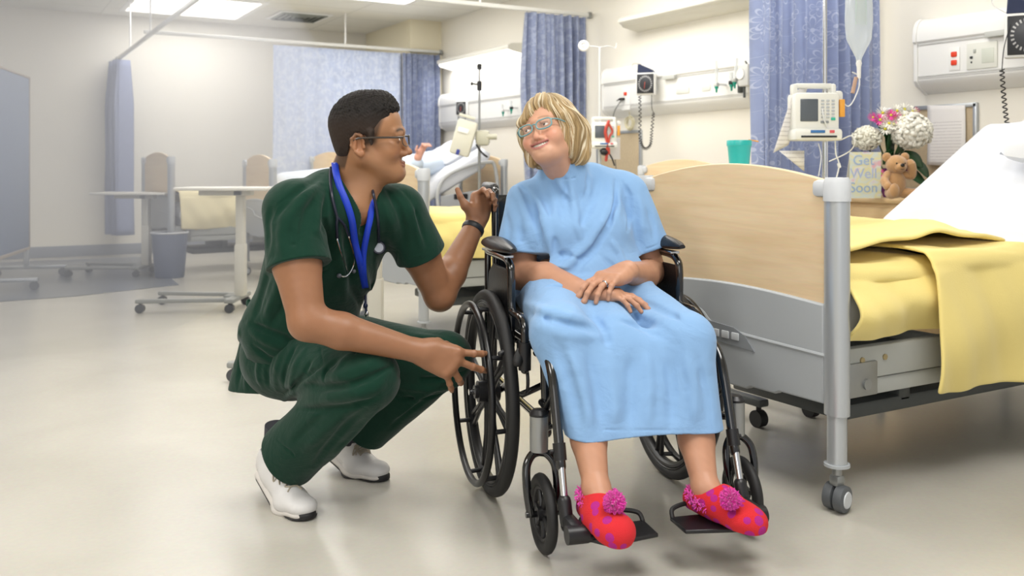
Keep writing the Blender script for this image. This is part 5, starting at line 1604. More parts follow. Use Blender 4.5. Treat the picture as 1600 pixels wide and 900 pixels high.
SKW._add(lambda P: SKL.F(P, range(len(SKL.p))), (.12, 2.42, .54), (.50, 2.99, .74), .0015, '+')
# legs
A1 = (.206, 2.262, .195); A2 = (.487, 2.335, .172)
SKW.chain([(.13, 2.88, .60), (.14, 2.48, .545)], [.075, .055], .04); SKW.chain([(.14, 2.48, .545), (.180, 2.395, .38), (.194, 2.345, .292), A1], [.052, .054, .045, .030], .02)
SKW.chain([(.30, 2.92, .60), (.455, 2.53, .51)], [.072, .050], .04); SKW.chain([(.455, 2.53, .51), (.472, 2.46, .38), (.480, 2.415, .27), A2], [.052, .055, .046, .031], .02)
SKW.cap(A1, (.235, 2.15, .135), .030, .024, .02); SKW.cap(A1, (.20, 2.285, .140), .028, .024, .02)
SKW.cap(A2, (.565, 2.25, .125), .030, .024, .02); SKW.cap(A2, (.470, 2.36, .130), .028, .024, .02)
# wrist tendons and knuckle creases
for h_ in (hl_pts, hr_pts):
    for i in range(4):
        a_, b_ = h_[i][0], h_[i][1]
        SKW.fold(np.array(b_)+(0, -.008, .006), np.array(b_)+(0.004, -.008, .008), .003, -.0008)
wc = head_color(HW, '#c99a80', '#ab6261', '#7a5f48', True)
def wcol(P):
    c = wc(P); arm = P[:, 2] < .80
    n = vnoise(P, 90, 8)[:, None]
    tone = np.array(rgb('#bd8c70'))
    c2 = tone*(1+.07*n+.05*vnoise(P, 300, 9)[:, None])
    c = np.where(arm[:, None], c2, c)
    return np.clip(c, 0, 1)
SKINW = skin_mat('skin_fair', '#c99a80', .45)
SKW.mesh('body', SKINW, woman, .0021, WB, wcol)
eyes(HW, woman, WB, (-.45, -1, .18), '#4b3a2c')
# teeth
tm = MB()
for k in range(10):
    x_ = -.0270+.006*k; w_ = .0023 if abs(x_) > .012 else .0026
    tm.box(Vector(HW((x_, -.0892+15*x_*x_, -.0600+9*x_*x_))), (.0059*HW.k, .0042*HW.k, (.0088 if abs(x_) < .012 else .0074)*HW.k), .0010, rot=Matrix((HW.R @ np.array(Euler((0, 0, math.atan(30*x_))).to_matrix())).tolist()))
tm.build('teeth', mat('tooth_white', '#e8e2d4', rough=.25), woman, off=WB)
MB().ell(HW((0, -.073, -.063)), (.022, .010, .010), 16, 10, rot=Matrix(HW.R.tolist())).build('mouth_inside', mat('mouth_dark', '#4a1a1c', rough=.5), woman, off=WB)

# hair: bob with fringe
HRW = Body()
def HE(c, r, k=.02, op='+', rot=None):
    RR = HW.R if rot is None else HW.R @ np.array(Euler(rot).to_matrix())
    HRW.ell(HW(c), [q*HW.k for q in r], RR, k, op)
HE((.006, .028, .042), (.088, .106, .099))
HE((.006, .045, -.02), (.090, .085, .09), .03)
HRW.cap(HW((-.072, -.022, .02)), J(832, 256, 2.775), .020, .014, .03)
HRW.cap(HW((-.070, .03, .0)), J(850, 256, 2.82), .03, .022, .03)
HRW.cap(HW((.080, -.008, .02)), J(906, 244, 2.805), .028, .026, .03)
HRW.cap(HW((.070, .05, .0)), J(905, 240, 2.86), .045, .034, .03)
HRW.cap(HW((.0, .09, .0)), J(880, 235, 2.90), .05, .045, .03)
HRW.cap(HW((.03, -.075, .085)), HW((-.055, -.072, .035)), .020, .012, .02)
HRW.cap(HW((.035, -.06, .09)), HW((.070, -.050, .030)), .018, .014, .02)
HRW.cap(HW((.0, -.078, .080)), HW((-.030, -.088, .036)), .014, .009, .02)
# the face opening
HE((.008, -.105, -.045), (.060, .062, .088), .006, '-')
HE((.012, -.075, -.088), (.056, .060, .060), .008, '-')
HE((.022, -.108, .040), (.020, .034, .036), .008, '-', (0, .35, 0))
HE((.0, .0, -.12), (.055, .060, .060), .01, '-')
HRW.plane_cut(J(870, 263, 2.8), (.05, 0, -1), (-.1, 2.6, .8), (.4, 3.1, 1.02), .012)
Hc = HW((.012, .0, .09))
HAX = np.array([.128, 2.835])
def hair_phi(P):
    Q = (P-Hc) @ HW.R
    X_ = P[:, :2]-HAX; top = np.clip((P[:, 2]-1.10)/.07, 0, 1)
    ax = HAX+0*X_
    part = V3(HW((.018, -.01, .12)))[:2]
    c = HAX*(1-top[:, None])+part*top[:, None]
    D = P[:, :2]-c
    return np.arctan2(D[:, 0], -D[:, 1])+.6, Q
def hair_disp(P):
    phi, Q = hair_phi(P)
    q = phi
    return (.0017*np.sin(q*24+1.5*np.sin(q*5))+.0013*np.sin(q*57+1.2*np.sin(q*9))+.0010*np.sin(q*118+1.5*np.sin(q*13)))
HRW.noise(hair_disp, (-.1, 2.6, .8), (.4, 3.1, 1.3))
def hair_col(P):
    phi, Q = hair_phi(P); q = phi+.06*np.sin(Q[:, 2]*30+phi*9)
    a = .5+.5*np.sin(q*31+4*np.sin(q*7)); b = .5+.5*np.sin(q*93+3*np.sin(q*11)); c = .5+.5*np.sin(q*17+1)
    A, B_, C_ = [np.array(rgb(h)) for h in ('#75603f', '#c6a878', '#e6dabf')]
    t = np.clip(.15+.75*a*.6+.5*b*.6, 0, 1)[:, None]
    col = A*(1-t)+B_*t; t2 = np.clip((b*c-.25)*1.6, 0, 1)[:, None]
    top = np.clip((Q[:, 2]+.03)/.05, 0, 1)[:, None]*.35
    col = col*(1-t2)+C_*t2; col = col*(1-top)+np.array(rgb('#b9ab92'))*top
    return col
HRW.mesh('hair', vcol_mat('hair_blonde', '#c0a070', .42), woman, .0017, WB, hair_col)

# glasses
GL = mat('glasses_teal', '#6f979b', rough=.35)
g = MB()
def lens_outline(s_, n=26, grow=1.0):
    out = []
    for i in range(n):
        a = 2*PI*i/n; x = .0245*grow*math.cos(a); z = .0155*grow*math.sin(a)
        x = math.copysign(abs(math.cos(a))**.75*.0245*grow, x); z = math.copysign(abs(math.sin(a))**.8*.0152*grow, z)+(.0035 if math.cos(a)*s_ > 0 and math.sin(a) > 0 else 0)*abs(math.cos(a))
        out.append(HW((s_*.0315+x, -.105+.35*max(0, abs(s_*.0315+x)-.02)**1.0*.6, -.004+z)))
    return out
for s_ in (-1, 1):
    g.tube(lens_outline(s_), .0020, 8, closed=True, flat=1.2)
    g.tube(spline([HW((s_*.055, -.096, .006)), HW((s_*.070, -.075, .006)), HW((s_*.080, -.02, .003)), HW((s_*.082, .015, -.002))]), .0022, 8)
g.tube(spline([HW((-.0085, -.1045, .001)), HW((0, -.107, .0035)), HW((.0085, -.1045, .001))]), .0021, 8)
gw = g.build('glasses', GL, woman, off=WB); gw['label'] = 'teal framed glasses'
lm = MB()
for s_ in (-1, 1):
    o_ = lens_outline(s_, 26, .97); c_ = sum(o_, np.zeros(3))/len(o_)
    lm.add([c_]+list(o_), [(0, i+1, (i+1) % 26+1) for i in range(26)])
lm.build('lenses', mat('lens_clear', '#ffffff', rough=.1, alpha=.03, spec=.2), gw, off=WB, angle=180, solid=.0008)
# wedding ring
rp = hl_pts[2]; a_ = Vector(rp[0])*.35+Vector(rp[1])*.65; dd = (Vector(rp[1])-Vector(rp[0])).normalized()
Mq = dd.to_track_quat('X', 'Z').to_matrix()
MB().torus(a_, .0088, .0016, 'X', 28, 8, flat=1.6, M=Mq).build('ring', mat('ring_silver', '#d8d8dc', rough=.12, metal=1), woman, off=WB)

# gown
GW = Body()
GW.ell((.205, 2.905, .76), (.176, .130, .185), None, .05)
GW.ell((.212, 2.865, .655), (.207, .155, .130), None, .05)
GW.cap((.115, 2.86, .76), (.105, 2.845, .65), .085, .085, .05)
GW.cap((.065, 2.895, .875), (.350, 2.94, .900), .060, .060, .05)
GW.cap((.12, 2.90, .925), (.25, 2.925, .940), .050, .050, .05)
GW.cap((.168, 2.878, .90), (.155, 2.850, .990), .088, .072, .03)
GW.cap((.25, 2.93, .93), (.33, 2.94, .915), .050, .055, .04)
GW.fcap((.050, 2.88, .872), (.030, 2.84, .715), .070, .082, (.1, 1, .2), .92, .018)
GW.fcap((.365, 2.93, .892), (.418, 2.925, .73), .066, .082, (.1, 1, .2), .88, .018)
GW.ell((.15, 2.79, .79), (.075, .05, .06), None, .06); GW.ell((.27, 2.815, .79), (.075, .05, .06), None, .06)
# lap
GW.cap((.11, 2.88, .60), (.125, 2.45, .545), .095, .075, .05)
GW.cap((.31, 2.93, .595), (.465, 2.505, .515), .095, .074, .05)
GW.cap((.20, 2.84, .60), (.28, 2.50, .535), .085, .060, .06)
K1 = V3((.125, 2.445, .545)); K2 = V3((.468, 2.495, .512)); H1 = V3((.192, 2.345, .285)); H2 = V3((.498, 2.420, .285))
GW.cap(K1, H1, .072, .048, .03); GW.cap(K2, H2, .072, .052, .03)
for t_ in np.linspace(0, 1, 8):
    a_ = K1*(1-t_)+H1*t_; b_ = K2*(1-t_)+H2*t_; sag = .016*(1-t_)
    GW.cap(a_-(0, .006-.0, sag), b_-(0, .006, sag), .040, .040, .03)
# openings: neck, sleeves, hem
GW.cap((.155, 2.850, 1.035), (.140, 2.82, 1.10), .054, .085, .005, '-')
GW.cap((.175, 2.905, 1.045), (.175, 2.92, 1.11), .058, .090, .005, '-')
for (a_, e_) in ((SH1, EL1), (SH2, EL2)):
    a_ = V3(a_); e_ = V3(e_); n_ = (e_-a_)/np.linalg.norm(e_-a_)
    c_ = a_+(e_-a_)*.74
    GW.cut(c_, n_, .125, .004)
    GW.cap(c_-n_*.04, c_+n_*.02, .046, .062, .003, '-')
GW._add(lambda P: P[:, 2]-.301-.004*np.sin(P[:, 0]*22), (-.1, 2.1, .1), (.8, 2.62, .31), .002, '-')
surf_folds(GW, [
    # armhole creases
    ([(806, 286), (822, 302), (836, 334), (843, 362), (846, 384)], .010, -.012),
    ([(835, 300), (850, 335), (858, 370), (862, 404)], .014, .010), ([(800, 292), (813, 312), (824, 345), (832, 385)], .013, .007),
    ([(972, 284), (982, 306), (982, 338), (980, 360)], .010, -.012),
    ([(965, 290), (966, 320), (960, 350)], .012, .008), ([(996, 300), (1002, 335), (1004, 375)], .014, .007),
    # the wrap fold sweeping across the chest
    ([(955, 272), (954, 309), (940, 348), (918, 382), (889, 411), (862, 430)], .013, .013),
    ([(962, 282), (961, 316), (950, 352), (930, 386), (905, 416), (880, 436)], .010, -.013),
    ([(936, 270), (930, 300), (915, 335), (900, 360)], .013, -.008),
    ([(892, 280), (897, 315), (901, 354), (912, 380)], .012, .009), ([(882, 278), (884, 310), (886, 345)], .010, -.007),
    ([(856, 276), (868, 298), (878, 325), (880, 350)], .010, -.009), ([(866, 272), (880, 296), (890, 312)], .009, .006),
    ([(848, 292), (858, 330), (866, 380), (872, 410)], .012, -.006), ([(918, 270), (920, 292), (914, 315)], .009, -.007),
    ([(858, 404), (880, 398), (905, 404), (935, 398)], .011, -.007), ([(858, 418), (885, 426), (915, 424)], .010, -.008),
    ([(856, 446), (895, 452), (940, 446), (975, 436)], .010, -.014), ([(862, 436), (905, 441), (950, 432)], .011, .010),
    ([(940, 400), (962, 420), (975, 440)], .010, -.008), ([(952, 372), (968, 395), (980, 420)], .011, .006),
    ([(790, 330), (795, 360), (792, 392)], .012, -.005), ([(812, 350), (815, 375), (818, 400)], .010, -.005), ([(1010, 325), (1020, 350), (1024, 380)], .011, -.005),
    # lap and skirt
    ([(818, 474), (850, 484), (890, 494), (925, 506)], .013, .008), ([(826, 492), (860, 500), (900, 510), (950, 514)], .011, -.009), ([(840, 512), (885, 524), (940, 528)], .014, .006),
    ([(985, 468), (1015, 476), (1045, 490), (1075, 512)], .012, -.009), ([(985, 482), (1020, 496), (1055, 516)], .013, .007),
    ([(960, 500), (1000, 512), (1040, 530)], .012, -.006), ([(930, 498), (945, 520), (950, 545)], .013, -.009),
    ([(868, 530), (885, 575), (900, 625), (905, 672)], .014, -.008), ([(890, 540), (905, 590), (918, 640), (922, 674)], .015, .008),
    ([(915, 545), (930, 600), (940, 672)], .015, -.007), ([(950, 555), (958, 610), (962, 672)], .018, .008), ([(985, 550), (985, 610), (985, 674)], .016, -.008),
    ([(1010, 545), (1015, 600), (1012, 672)], .016, .007), ([(1045, 550), (1050, 610), (1048, 672)], .015, -.008), ([(1070, 545), (1082, 600), (1086, 672)], .015, .008), ([(1090, 560), (1104, 620), (1108, 672)], .012, -.006),
    ([(892, 671), (960, 672), (1040, 672), (1118, 671)], .003, -.0022),
    ([(847, 274), (866, 281), (895, 279), (920, 268)], .003, -.0025),
    ([(784, 396), (805, 400), (830, 403), (850, 405)], .003, -.0025), ([(984, 396), (1010, 389), (1032, 381)], .003, -.0025),
])
GW.noise(lambda P: .004*vnoise(P, 22, 21)+.0016*vnoise(P, 60, 22), (-.2, 2.1, .2), (.8, 3.2, 1.1))
GOWN = cloth_mat('gown_blue_cotton', '#84a9d2', .85)
GW.mesh('gown', GOWN, woman, .0030, WB)

# slippers
def slipper_mat():
    m = mat('slipper_red_wool', '#d0242c', rough=.95, bump=.4, bscale=500); N, L, b = nodes_of(m); tc = [n for n in N if n.type == 'TEX_COORD'][0]
    v = N.new('ShaderNodeTexVoronoi'); v.inputs['Scale'].default_value = 30; v.inputs['Randomness'].default_value = .45; L.new(tc.outputs['Object'], v.inputs['Vector'])
    n_ = N.new('ShaderNodeMath'); n_.operation = 'LESS_THAN'; n_.inputs[1].default_value = .36; L.new(v.outputs['Distance'], n_.inputs[0])
    mx = N.new('ShaderNodeMix'); mx.data_type = 'RGBA'; L.new(n_.outputs[0], mx.inputs[0]); mx.inputs[6].default_value = (*rgb('#d3262e'), 1); mx.inputs[7].default_value = (*rgb('#b01f84'), 1)
    L.new(mx.outputs[2], b.inputs['Base Color']); return m
SLIP = slipper_mat(); FUZZ = mat('fuzzy_magenta', '#e22fae', rough=.9, sheen=.5)
def fuzz(mb, c, R, n, r_=.0016, rs=np.random.RandomState(5)):
    for i in range(n):
        d_ = Vector(rs.randn(3)).normalized(); k_ = Vector(rs.randn(3))*.35
        mb.tube([Vector(c)+d_*R*.5, Vector(c)+(d_+k_*.25).normalized()*R*.8, Vector(c)+(d_+k_*.5).normalized()*R*(.92+.16*rs.rand())], [r_, r_, r_*.6], 4, round_=False, cap=False)
for heel, mid, toe, ank, pom, zc in (((.192, 2.300, .140), (.214, 2.21, .150), (.245, 2.130, .138), A1, J(960, 785, 2.155), .112), ((.470, 2.372, .136), (.522, 2.30, .145), (.578, 2.225, .125), A2, J(1141, 780, 2.225), .107)):
    S_ = Body()
    S_.cap(heel, mid, .034, .040, .02); S_.cap(mid, toe, .042, .034, .02); S_.cap(np.array(ank)+(0, -.005, -.02), mid, .036, .036, .03); S_.ell((np.array(toe)*.7+np.array(mid)*.3), (.050, .050, .032), None, .02)
    S_.cap(np.array(ank)+(0, 0, .01), np.array(ank)+(0, .0, .10), .040, .050, .006, '-')
    S_._add(lambda P, z_=zc: P[:, 2]-z_, (-.2, 2.0, 0), (.9, 2.6, zc), .006, '-')
    S_.noise(lambda P: .0015*vnoise(P, 90, 2), (-.2, 2, 0), (.9, 2.6, .3))
    sl = S_.mesh('slipper', SLIP, woman, .0022, WB)
    f = MB(); fuzz(f, pom, .027, 420); f.ell(pom, (.017,)*3, 12, 8); f.build('pompom', FUZZ, sl, off=WB, angle=180)
    f = MB(); rs2 = np.random.RandomState(6)
    for i in range(22):
        a = 2*PI*i/22; fuzz(f, Vector(ank)+Vector((.042*math.cos(a), .044*math.sin(a)-.008, -.014-.014*math.sin(-a))), .015, 22, .0015, rs2)
    f.build('fuzzy_cuff', FUZZ, sl, off=WB, angle=180)
# ------------------------------------------------------------------ crouching man
MO = Vector((-.60, 2.75, 0))
man = thing('person', 'man in dark green scrubs and glasses crouching beside the wheelchair', 'person', CV(MO.x, MO.y, 0), math.radians(-30))
HM = head_frame((-.402, 2.64, 1.062), math.radians(88), math.radians(1), math.radians(-4), 1.02)
SKM = Body()
head(SKM, HM, False, 'closed')
RS = V3((-.600, 2.520, .862)); LS = V3((-.330, 2.745, .850))
NB = V3((-.475, 2.665, .905))
SKM.cap(HM((0, .040, -.045)), NB+(-.01, .01, 0), .054, .064, .03)
SKM.cap(HM((0, -.022, -.085)), NB+(.035, -.02, -.02), .032, .045, .03)
SKM.cap(RS+(.05, .03, 0), LS-(.05, .03, 0), .048, .048, .05)
SKM.ell((-.515, 2.70, .78), (.10, .08, .12), None, .05)
SKM.cap((-.55, 2.73, .74), (-.64, 2.81, .50), .09, .09, .05)
ER = V3(J(480, 503, 2.43)); WRm = V3(J(655, 549, 2.515))
EL = V3(J(687, 462, 2.85)); WL = V3(J(743, 350, 3.02))
SKM.chain([RS, (RS+ER)/2+(-.004, -.004, 0), ER], [.056, .063, .047], .04)
SKM.chain([ER, ER+(WRm-ER)*.3, WRm], [.047, .048, .030], .02)
SKM.chain([LS, (LS+EL)/2, EL], [.054, .058, .045], .04)
SKM.chain([EL, EL+(WL-EL)*.3, WL], [.046, .048, .030], .02)
mr_pts = build_hand(SKM, WRm+(.004, 0, 0), (.93, .13, -.36), (.33, .10, .93), (-.12, -.95, .12), 1.10, [(12, 24, 16), (14, 20, 14), (28, 30, 20), (24, 22, 14)], (12, -4, -40, -50), ((.45, .15, -.85), (.7, .05, -.7), (.85, -.05, -.5)), 1.0)
ml_pts = build_hand(SKM, WL+(.0, 0.0, .004), (.22, .42, .88), (-.80, -.62, .25), (-.62, .66, -.2), .98, [(72, 50, 25), (76, 50, 30), (80, 50, 30), (84, 50, 30)], (6, 2, -3, -8), ((.35, .85, .0), (.75, .75, .25), (.9, .5, .35)))
# hidden legs keep the body one continuous figure
HPR = V3((-.70, 2.83, .41)); KR = V3(J(572, 592, 2.52)); AR = V3(J(432, 700, 2.80))
HPL = V3((-.57, 2.93, .42)); KL = V3(J(695, 562, 2.79)); AL = V3(J(556, 678, 2.98))
SKM.cap((-.63, 2.82, .5), HPR, .11, .09, .05); SKM.cap((-.60, 2.84, .5), HPL, .11, .09, .05)
SKM.cap(HPR, KR, .075, .055, .03); SKM.cap(KR, AR, .050, .034, .03); SKM.cap(HPL, KL, .075, .055, .03); SKM.cap(KL, AL, .050, .034, .03)
mcl = head_color(HM, '#9c704f', '#84503f', '#1d1410', False, .25)
def mcol(P):
    c = mcl(P); Q = (P-HM.c) @ HM.R/HM.k
    n = vnoise(P, 90, 18)[:, None]; arm = (P[:, 2] < .80) | (np.abs(Q).max(1) > .20)
    c = np.where(arm[:, None], np.array(rgb('#976a4d'))*(1+.06*n+.04*vnoise(P, 300, 19)[:, None]), c)
    # cropped hair of the sides fading into the skin
    x, y, z = np.abs(Q[:, 0]), Q[:, 1], Q[:, 2]
    m = np.clip((y-(-.052)-(.05-z)*.35)/.012, 0, 1)*np.clip((z+.020+np.clip(y-.03, 0, .06)*-0.0+np.where(y > .045, np.clip((y-.045)/.02, 0, 1)*.065, 0))/.012, 0, 1)*(x > .02)*(np.abs(Q).max(1) < .16)*(1-np.exp(-(((y-.02)/.022)**2+((z+.016)/.034)**2)**2)*(x > .066))
    m = m[:, None]*.8
    return np.clip(c*(1-m)+m*np.array(rgb('#2a2019')), 0, 1)
SKM.mesh('body', skin_mat('skin_tan', '#9c704f', .42), man, .0021, MO, mcol)
eyes(HM, man, MO, (.15, -1, .1), '#2c1d14')

# hair
HRM = Body()
def ME(c, r, k=.02, op='+', rot=None):
    RR = HM.R if rot is None else HM.R @ np.array(Euler(rot).to_matrix())
    HRM.ell(HM(c), [q*HM.k for q in r], RR, k, op)
ME((0, .020, .042), (.0785, .0975, .086))
ME((0, .004, .074), (.066, .076, .057), .03)
ME((0, -.030, .092), (.046, .026, .024), .03)
ME((0, .050, -.018), (.058, .050, .055), .03)
for s_ in (-1, 1):
    HRM.cap(HM((s_*.0735, -.012, .02)), HM((s_*.0725, -.014, -.018)), .008, .006, .01)
def fwd_cut(P):
    Q = (P-HM.c) @ HM.R/HM.k; x, y, z = np.abs(Q[:, 0]), Q[:, 1], Q[:, 2]
    t = 3.0
    yl = np.interp(z, [-.05, -.02, .015, .035, .055, .075, .092, .11, .14], [.01, -.014, -.038, -.046, -.054, -.060, -.076, -.12, -.2])
    yl = yl-.022*np.clip((.05-x)/.05, 0, 1)*np.clip((z-.055)/.03, 0, 1)
    yl = yl+.003*np.sin(z*420+x*200)
    a = yl-y                              # > 0: in front of the hairline
    zl = np.interp(y, [-.02, .0, .022, .045, .056, .07, .09, .12], [-.024, .010, .022, -.004, -.048, -.080, -.088, -.088])
    b = zl-z+.002*np.sin(y*500)
    return -np.maximum(a, b)*.8
HRM._add(lambda P: -(-fwd_cut(P))*1.0, (-.6, 2.4, .85), (-.2, 2.9, 1.3), .003, '-')
def mhd(P):
    Q = (P-HM.c) @ HM.R/HM.k; up = np.clip((Q[:, 2]-.055)/.03, 0, 1)
    a = vnoise(P, 900, 31)+.5*vnoise(P, 420, 32)
    return a*(.0005+.0024*up)+.006*up*np.clip((-.0-Q[:, 1])/.05, 0, 1)
HRM.noise(mhd, (-.6, 2.4, .85), (-.2, 2.9, 1.3))
def mhc(P):
    Q = (P-HM.c) @ HM.R/HM.k; up = np.clip((Q[:, 2]-.03)/.05, 0, 1)[:, None]
    n = (.5+.5*vnoise(P, 420, 33))[:, None]
    A = np.array(rgb('#33271f')); B_ = np.array(rgb('#15120f')); C_ = np.array(rgb('#34302f'))
    return (A*(1-up)+B_*up)*(1-n*.5)+C_*n*.5
HRM.mesh('hair', vcol_mat('hair_black', '#15110f', .65, spec=.2), man, .0016, MO, mhc)

# glasses
gm = MB()
for s_ in (-1, 1):
    gm.tube(spline([HM((s_*.052, -.098, .004)), HM((s_*.066, -.080, .005)), HM((s_*.080, -.02, .006)), HM((s_*.084, .022, .004)), HM((s_*.082, .036, -.010))]), .0024, 8, flat=1.2)
    out = []
    for i in range(22):
        a = 2*PI*i/22
        out.append(HM((s_*.031+math.copysign(abs(math.cos(a))**.8*.025, math.cos(a)), -.107+.010*((abs(s_*.031+.025*math.cos(a)))/.056)**2, -.006+.0145*math.sin(a))))
    gm.tube(out, .0012, 6, closed=True)
gm.tube(spline([HM((-.007, -.106, .0)), HM((0, -.109, .002)), HM((.007, -.106, .0))]), .0014, 6)
gmo = gm.build('glasses', mat('glasses_brown', '#3a322c', rough=.3), man, off=MO); gmo['label'] = 'thin dark framed glasses'

# scrub top
ST = Body()
U = V3((.33, -.30, .83)); U /= np.linalg.norm(U); Lt = (LS-RS)/np.linalg.norm(LS-RS); Fw = -np.cross(U, Lt); Fw /= np.linalg.norm(Fw); Lt = np.cross(U, Fw)*1.0
RT = np.stack([Lt, Fw, U], 1); PC = V3((-.665, 2.83, .44))
def TP(l, f, u): return PC+RT @ V3((l, f, u))
ST.ell(TP(0, .0, .06), (.180, .140, .15), RT, .05)
ST.ell(TP(0, .0, .22), (.168, .130, .18), RT, .06)
ST.ell(TP(0, .005, .36), (.178, .128, .16), RT, .06)
ST.cap(RS+(.01, .01, 0), LS-(.01, .01, 0), .066, .064, .06)
ST.cap(NB+(-.03, .0, .0), RS+(.02, .02, .012), .062, .066, .05); ST.cap(NB+(.02, .0, .0), LS+(-.02, 0, .0), .050, .060, .05)
ST.cap(NB-(.045, .03, .0), NB+(.03, .02, -.02), .062, .055, .05)
shE = RS+(ER-RS)*.50; shL = LS+(EL-LS)*.50
ST.cap(RS, shE, .074, .086, .04); ST.cap(LS, shL, .070, .078, .04)
# back hem hanging behind
ST.fcap(J(412, 500, 2.88), J(378, 640, 2.90), .075, .075, (.6, .8, 0), .45, .05)
ST.fcap(J(440, 520, 2.82), J(425, 600, 2.82), .080, .05, (.6, .8, 0), .5, .05)
ST._add(lambda P: P[:, 2]-.285-.10*(P[:, 0]+.84), (-1.1, 2.2, 0), (-.72, 3.2, .30), .003, '-')
nR = (ER-RS)/np.linalg.norm(ER-RS); nL = (EL-LS)/np.linalg.norm(EL-LS)
ST.cut(shE+nR*.0, nR, .13, .004); ST.cap(shE-nR*.03, shE+nR*.03, .056, .070, .003, '-')
ST.cut(shL+nL*.0, nL, .12, .004); ST.cap(shL-nL*.03, shL+nL*.03, .050, .062, .003, '-')
VT = ray_hit(ST, 566, 368)
ST.cap(VT+(0, -.006, 0), NB+(.055, -.050, .035), .005, .058, .004, '-')
ST.cap(NB+(.015, -.01, .03), V3(HM((0, .03, -.06))), .060, .085, .006, '-')
surf_folds(ST, [
    ([(503, 272), (480, 290), (450, 312), (428, 345)], .010, -.008), ([(500, 286), (478, 306), (455, 335), (440, 370)], .012, .008),
    ([(495, 305), (480, 330), (470, 365), (468, 400)], .010, -.009), ([(510, 300), (505, 340), (512, 380), (516, 410)], .010, -.012), ([(500, 320), (494, 360), (498, 405)], .012, .010),
    ([(428, 318), (418, 350), (420, 395)], .012, -.006), ([(445, 330), (438, 365), (442, 405)], .013, .006), ([(455, 350), (458, 380), (462, 408)], .009, -.005),
    ([(522, 330), (530, 370), (534, 420), (540, 470)], .012, .008), ([(535, 350), (545, 400), (552, 450), (565, 485)], .012, -.010),
    ([(560, 400), (572, 440), (590, 472)], .012, .007), ([(600, 400), (600, 440), (590, 478)], .012, -.009), ([(585, 400), (585, 440), (578, 475)], .010, .006),
    ([(428, 400), (416, 435), (405, 470), (396, 500)], .012, -.010), ([(440, 430), (428, 465), (412, 500)], .012, .009), ([(452, 450), (440, 485), (420, 515)], .010, -.009),
    ([(392, 505), (415, 516), (445, 528), (475, 545)], .009, -.016), ([(392, 516), (415, 532), (445, 545)], .011, .012), ([(396, 540), (420, 560), (450, 568)], .009, -.008),
    ([(398, 420), (385, 470), (375, 520), (366, 570)], .013, .006), ([(385, 500), (378, 550), (372, 605)], .011, -.008), ([(392, 540), (388, 580), (384, 610)], .011, .007),
    ([(606, 300), (622, 325), (632, 360), (634, 400)], .010, -.010), ([(600, 320), (612, 350), (616, 390)], .012, .007), ([(618, 296), (642, 330), (655, 370), (660, 400)], .011, .006), ([(630, 300), (652, 340), (666, 385)], .009, -.005),
    ([(424, 413), (450, 415), (480, 414), (510, 409)], .003, -.0025), ([(612, 422), (640, 416), (668, 403)], .003, -.0025),
    ([(584, 394), (604, 394), (622, 392)], .003, -.003), ([(622, 392), (620, 412), (616, 432)], .003, -.003),
    ([(564, 372), (572, 350), (577, 330), (584, 306)], .003, -.003), ([(570, 374), (579, 350), (585, 330), (592, 308)], .003, -.0025),
    ([(494, 284), (462, 298), (432, 322), (420, 350), (418, 372)], .0028, -.003),
])
ST.noise(lambda P: .0032*vnoise(P, 24, 41)+.0014*vnoise(P, 65, 42), (-1, 2.2, .2), (0, 3.3, 1.1))
GREENC = cloth_mat('scrub_green', '#0e3326', .9)
ST.mesh('scrub_top', GREENC, man, .0034, MO)
